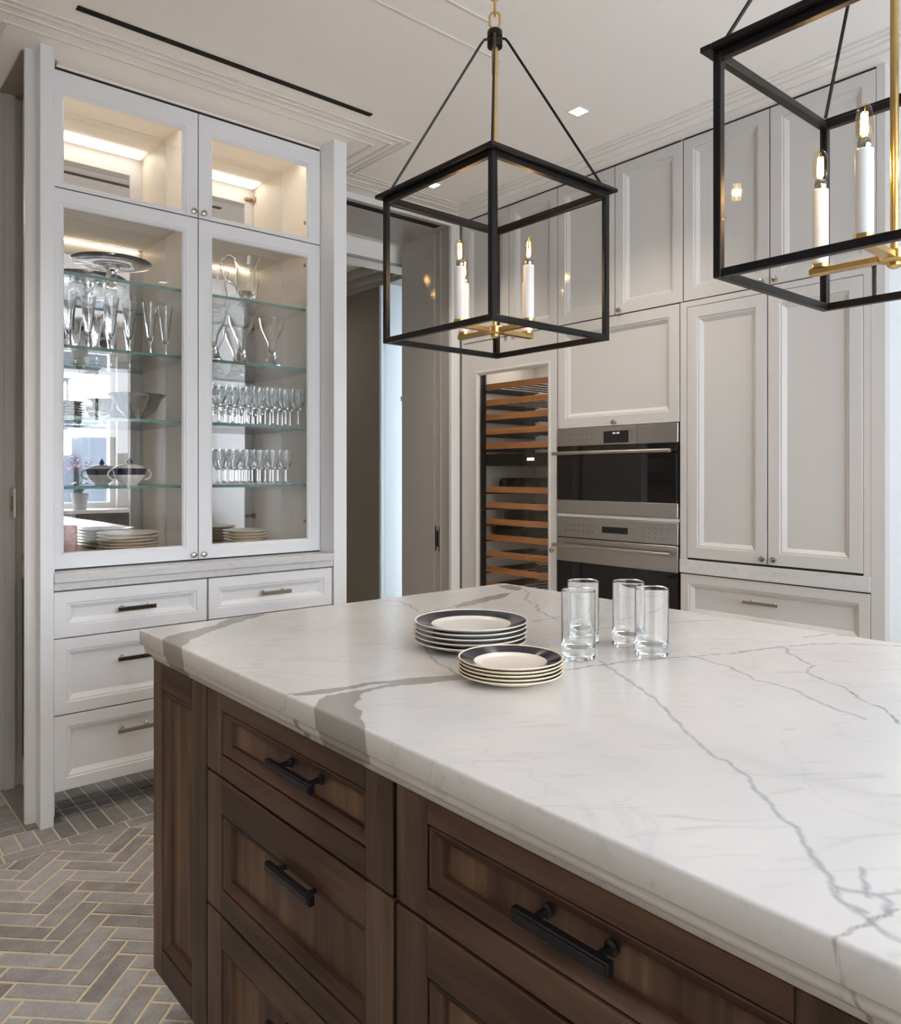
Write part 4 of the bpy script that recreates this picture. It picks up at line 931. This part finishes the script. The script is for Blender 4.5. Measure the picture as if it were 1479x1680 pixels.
for ins, z in prof:
    P = LP.copy(); P[:, 2] = z
    P[:, 0] = np.where(LP[:, 0] <= gx[0] + 1e-6, CX0 + ins, np.where(LP[:, 0] >= gx[-1] - 1e-6, CX1 - ins, np.clip(LP[:, 0], CX0 + ins, CX1 - ins)))
    P[:, 1] = np.where(LP[:, 1] <= gy[0] + 1e-6, CY0 + ins, np.where(LP[:, 1] >= gy[-1] - 1e-6, CY1 - ins, np.clip(LP[:, 1], CY0 + ins, CY1 - ins)))
    cur = np.arange(cnt, cnt + len(loop)); cnt += len(loop); parts_v.append(P)
    F.append(np.stack([prev, cur, np.roll(cur, -1), np.roll(prev, -1)], 1)); prev = cur
V = np.concatenate(parts_v); F = np.concatenate(F)
def seg_dist(P, a, b):
    d = b - a; t = np.clip(((P - a) @ d) / (d @ d + 1e-12), 0, 1); return np.hypot(*(P - a - t[:, None] * d).T), t
def vein_field(P, z):
    # veins run through the stone: below the surface they drift sideways
    P = P + np.stack([np.zeros(len(P)), (.914 - z) * .22], 1)
    x_, y_ = P[:, 0].copy(), P[:, 1].copy()
    P = P + np.stack([.0022 * np.sin(95 * y_ + 3 + 30 * x_) + .0012 * np.sin(230 * y_ - 120 * x_), .0022 * np.sin(88 * x_ + 50 * y_) + .0012 * np.sin(260 * x_ + 90 * y_)], 1)
    hard = np.full(len(P), .05); soft = np.full(len(P), .05)
    for poly in VEIN_POLYS:
        A = np.array(poly); inside = np.zeros(len(P), bool); dm = np.full(len(P), 9.)
        for i in range(len(A)):
            a, b = A[i], A[(i + 1) % len(A)]
            c_ = ((a[1] > P[:, 1]) != (b[1] > P[:, 1])) & (P[:, 0] < (b[0] - a[0]) * (P[:, 1] - a[1]) / (b[1] - a[1] + 1e-12) + a[0])
            inside ^= c_; dm = np.minimum(dm, seg_dist(P, a, b)[0])
        hard = np.minimum(hard, np.where(inside, -dm, dm) - .0008)
    for pts, ws, sf in VEIN_LINES:
        A = np.array(pts)
        for i in range(len(A) - 1):
            dd, t = seg_dist(P, A[i], A[i + 1]); dd = dd - np.maximum((ws[i] * (1 - t) + ws[i + 1] * t) * .5, .0012)
            if sf: soft = np.minimum(soft, dd)
            else: hard = np.minimum(hard, dd)
    return np.clip(hard, -.02, .05), np.clip(soft, -.02, .05)
hv, sv = vein_field(V[:, :2], V[:, 2])
me = bpy.data.meshes.new('slab'); L0 = np.array(ct.location)
me.vertices.add(len(V)); me.vertices.foreach_set('co', (V - L0).astype(np.float32).ravel())
me.loops.add(F.size); me.loops.foreach_set('vertex_index', F.ravel().astype(np.int32))
me.polygons.add(len(F)); me.polygons.foreach_set('loop_start', np.arange(0, F.size, 4, dtype=np.int32)); me.polygons.foreach_set('loop_total', np.full(len(F), 4, dtype=np.int32))
me.update(calc_edges=True); me.validate()
for nm, dv in (('vein', hv), ('vein_soft', sv)):
    at = me.attributes.new(nm, 'FLOAT', 'POINT'); at.data.foreach_set('value', dv.astype(np.float32))
me.materials.append(M['marble'])
o = bpy.data.objects.new('slab', me); o.parent = ct; C.objects.link(o)

# plates and tumblers on the island
plate_stack('dinner_plate', .121, 5, 1.101, 1.223, .9145, ['china', 'china', 'navy'], .0096, lambda i: f'navy-rimmed dinner plate, {on(i, 5)} of the larger stack on the marble island', 'larger navy-rimmed plates', .0012)
plate_stack('salad_plate', .0935, 5, 0.978, 0.980, .9145, ['china', 'china_gold', 'navy'], .0062, lambda i: f'gold-edged navy-rimmed salad plate, {on(i, 5)} of the smaller stack nearer the edge', 'smaller navy-rimmed plates', .001, h=.017)
tm = MB(); r_ = .0335; h_ = .137
tm.lathe([(0, .0005), (r_ - .003, .0005), (r_ - .0008, .0018), (r_, .005), (r_, .008), (r_, h_ - .003), (r_, h_ - .001), (r_ - .0007, h_), (r_ - .0013, h_ - .0008), (r_ - .0016, h_ - .003), (r_ - .0020, .034), (r_ - .0028, .029), (r_ - .006, .0240), (r_ - .012, .0215), (0, .021)], n=56)
first = None
for x, y, l_ in ((1.194, 1.005, 'nearer of the left pair'), (1.305, 1.085, 'farther of the left pair, behind its neighbour'), (1.372, 1.016, 'farther of the right pair, left of its neighbour'), (1.327, .925, 'rightmost, nearer of the right pair')):
    o = first.copy() if first else tm.build('highball_glass', 'glass')
    if first: C.objects.link(o)
    else: first = o
    put(o, x, y, .9142, x * 9); tag(o, f'clear thick-based highball glass on the marble, {l_}', 'glass', 'highball glasses on the island')

# ================================================================== LANTERNS
def lantern(cx, cy, label, dz=0.0):
    L = thing('lantern_pendant', (cx, cy, 1.585), label, 'pendant lamp', 'black lantern pendants over the island')
    zt, zb = 1.921, 1.585; hw = .184; t = .0125
    f = MB()
    for sx in (-1, 1):
        for sy in (-1, 1):
            f.box(cx + sx * hw, cx + sx * (hw - t), cy + sy * hw, cy + sy * (hw - t), zb, zt, b=.001)
            f.box(cx + sx * (hw - t - .0001), cx + sx * (hw - t - .004), cy + sy * (hw - .002), cy + sy * (hw - .006), zb + t, zt)
    a = hw - t - .0002
    for z0, z1 in ((zb, zb + t), (zt - t, zt)):
        for s_ in (-1, 1):
            f.box(cx - a, cx + a, cy + s_ * hw, cy + s_ * (hw - t), z0, z1, b=.001)
            f.box(cx + s_ * hw, cx + s_ * (hw - t), cy - a, cy + a, z0, z1, b=.001)
    f.build('frame', 'black', L)
    fl_ = MB(); o_ = .1975; i_ = .179
    for s_ in (-1, 1):
        fl_.box(cx - o_, cx + o_, cy + s_ * o_, cy + s_ * i_, zt + .0002, zt + .0085, b=.001)
        fl_.box(cx + s_ * o_, cx + s_ * i_, cy - i_ + .0002, cy + i_ - .0002, zt + .0002, zt + .0085, b=.001)
    fl_.build('top_flange', 'black', L)
    for s_, ax in ((-1, 0), (1, 0), (-1, 1), (1, 1)):
        g = MB(); c_ = s_ * (hw - t * .5)
        if ax == 0: g.box(cx + c_ - .0015, cx + c_ + .0015, cy - a, cy + a, zb + t + .0005, zt - t - .0005)
        else: g.box(cx - a, cx + a, cy + c_ - .0015, cy + c_ + .0015, zb + t + .0005, zt - t - .0005)
        g.build('glass_pane', 'lantern_pane', L)
    k = MB(); k.lathe([(0, 2.262), (.017, 2.262), (.0175, 2.264), (.0175, 2.276), (.0145, 2.278), (.0145, 2.283), (.0175, 2.285), (.0175, 2.297), (.016, 2.300), (0, 2.300)], (cx, cy, 0), 28)
    k.build('top_collar', 'black', L)
    for sx in (-1, 1):
        for sy in (-1, 1):
            r = MB(); q = .0130; e = .176
            r.tube([(cx + sx * q * .9, cy + sy * q * .9, 2.2815), (cx + sx * (q + .004), cy + sy * (q + .004), 2.2805), (cx + sx * (q + .009), cy + sy * (q + .009), 2.272), (cx + sx * e, cy + sy * e, zt + .008)], .0030, 8)
            r.build('stay_rod', 'black', L)
    b = MB(); b.tube([(cx, cy, 1.600), (cx, cy, 2.262)], .0058, 16); b.lathe([(0, 2.20), (.0075, 2.20), (.0075, 2.262), (0, 2.262)], (cx, cy, 0), 16)
    b.build('center_rod', 'brass', L)
    hb = MB(); hb.lathe([(0, 1.594), (.004, 1.594), (.010, 1.598), (.010, 1.602), (.019, 1.604), (.022, 1.606), (.022, 1.618), (.019, 1.620), (.012, 1.622), (.0, 1.622)], (cx, cy, 0), 24)
    hb.build('hub', 'brass', L)
    for ang in range(4):
        ca, sa = (1, 0, -1, 0)[ang], (0, 1, 0, -1)[ang]
        ar = MB(); r0, r1 = .0185, .122; wv = .0085
        x0, x1 = (cx + ca * r0, cx + ca * r1) if ca else (cx - wv, cx + wv)
        y0, y1 = (cy + sa * r0, cy + sa * r1) if sa else (cy - wv, cy + wv)
        ar.box(x0, x1, y0, y1, 1.606, 1.616, b=.001); arm = ar.build('arm', 'brass', L)
        px, py = cx + ca * .107, cy + sa * .107
        cpp = MB(); cpp.lathe([(0, 1.6162), (.0135, 1.6162), (.0135, 1.622), (0, 1.622)], (px, py, 0), 20); cpp.build('candle_cup', 'brass', arm)
        cd_ = MB(); cd_.lathe([(0, 1.6222), (.0118, 1.6222), (.0118, 1.738), (.0105, 1.739), (0, 1.739)], (px, py, 0), 24); cd_.build('candle_sleeve', 'candle', L)
        bs = MB(); bs.lathe([(0, 1.7392), (.0075, 1.7392), (.0085, 1.742), (.0085, 1.751), (.0075, 1.754), (0, 1.754)], (px, py, 0), 16); bs.build('bulb_base', 'nickel', L)
        gb = MB(); gb.lathe([(.0076, 1.7542), (.0108, 1.762), (.0112, 1.770), (.0108, 1.786), (.0092, 1.795), (.0052, 1.8005), (0, 1.802)], (px, py, 0), 20); bb = gb.build('bulb', 'bulb', L)
        fi = MB()
        for kx, ky in ((.0045, 0), (-.0045, 0), (0, .0045), (0, -.0045)): fi.tube([(px + kx, py + ky, 1.761), (px + kx * .8, py + ky * .8, 1.790)], .0009, 6)
        fi.build('filament', 'filament', bb)
        lp = bpy.data.lights.new('bulb_lamp', 'POINT'); lp.energy = .55; lp.color = (1, .66, .34); lp.shadow_soft_size = .006
        lo = bpy.data.objects.new('bulb_lamp', lp); C.objects.link(lo); lo.parent = L; lo.location = (px - cx, py - cy, 1.775 - 1.585)
    # chain
    z = 2.299; i = 0
    eye = MB(); eye.lathe([(0, 2.3002), (.007, 2.3002), (.007, 2.306), (.004, 2.309), (0, 2.309)], (cx, cy, 0), 16); eye.build('loop_base', 'brass', L)
    z = 2.305
    while z < 2.815:
        hl2 = .021 if i else .019; wl2 = .0115; lk = MB()
        pts = []
        for k2 in range(20):
            a2 = 2 * math.pi * k2 / 20; ux = wl2 * math.cos(a2); uz = math.sin(a2) * .0115 + (hl2 - .0115) * (1 if math.sin(a2) > 0 else -1)
            pts.append((cx + ux * (.72 if i % 2 == 0 else -.72), cy + ux * (-.72 if i % 2 == 0 else -.72), z + hl2 + uz))
        lk.tube(pts, .0028, 8, closed=True); lk.build('chain_link', 'brass', L)
        z += 2 * hl2 - .0075; i += 1
    cp_ = MB(); cp_.lathe([(0, 2.815), (.006, 2.815), (.010, 2.822), (.055, 2.835), (.062, 2.8495), (0, 2.8495)], (cx, cy, 0), 32); cp_.build('canopy', 'brass', L)
    if dz: L.location.z += dz
    return L
lantern(1.229, 1.282, 'black square lantern pendant on the left with four candle bulbs, seen whole')
lantern(1.229, .437, 'black square lantern pendant at the right, cut off by the picture edge', -.012)
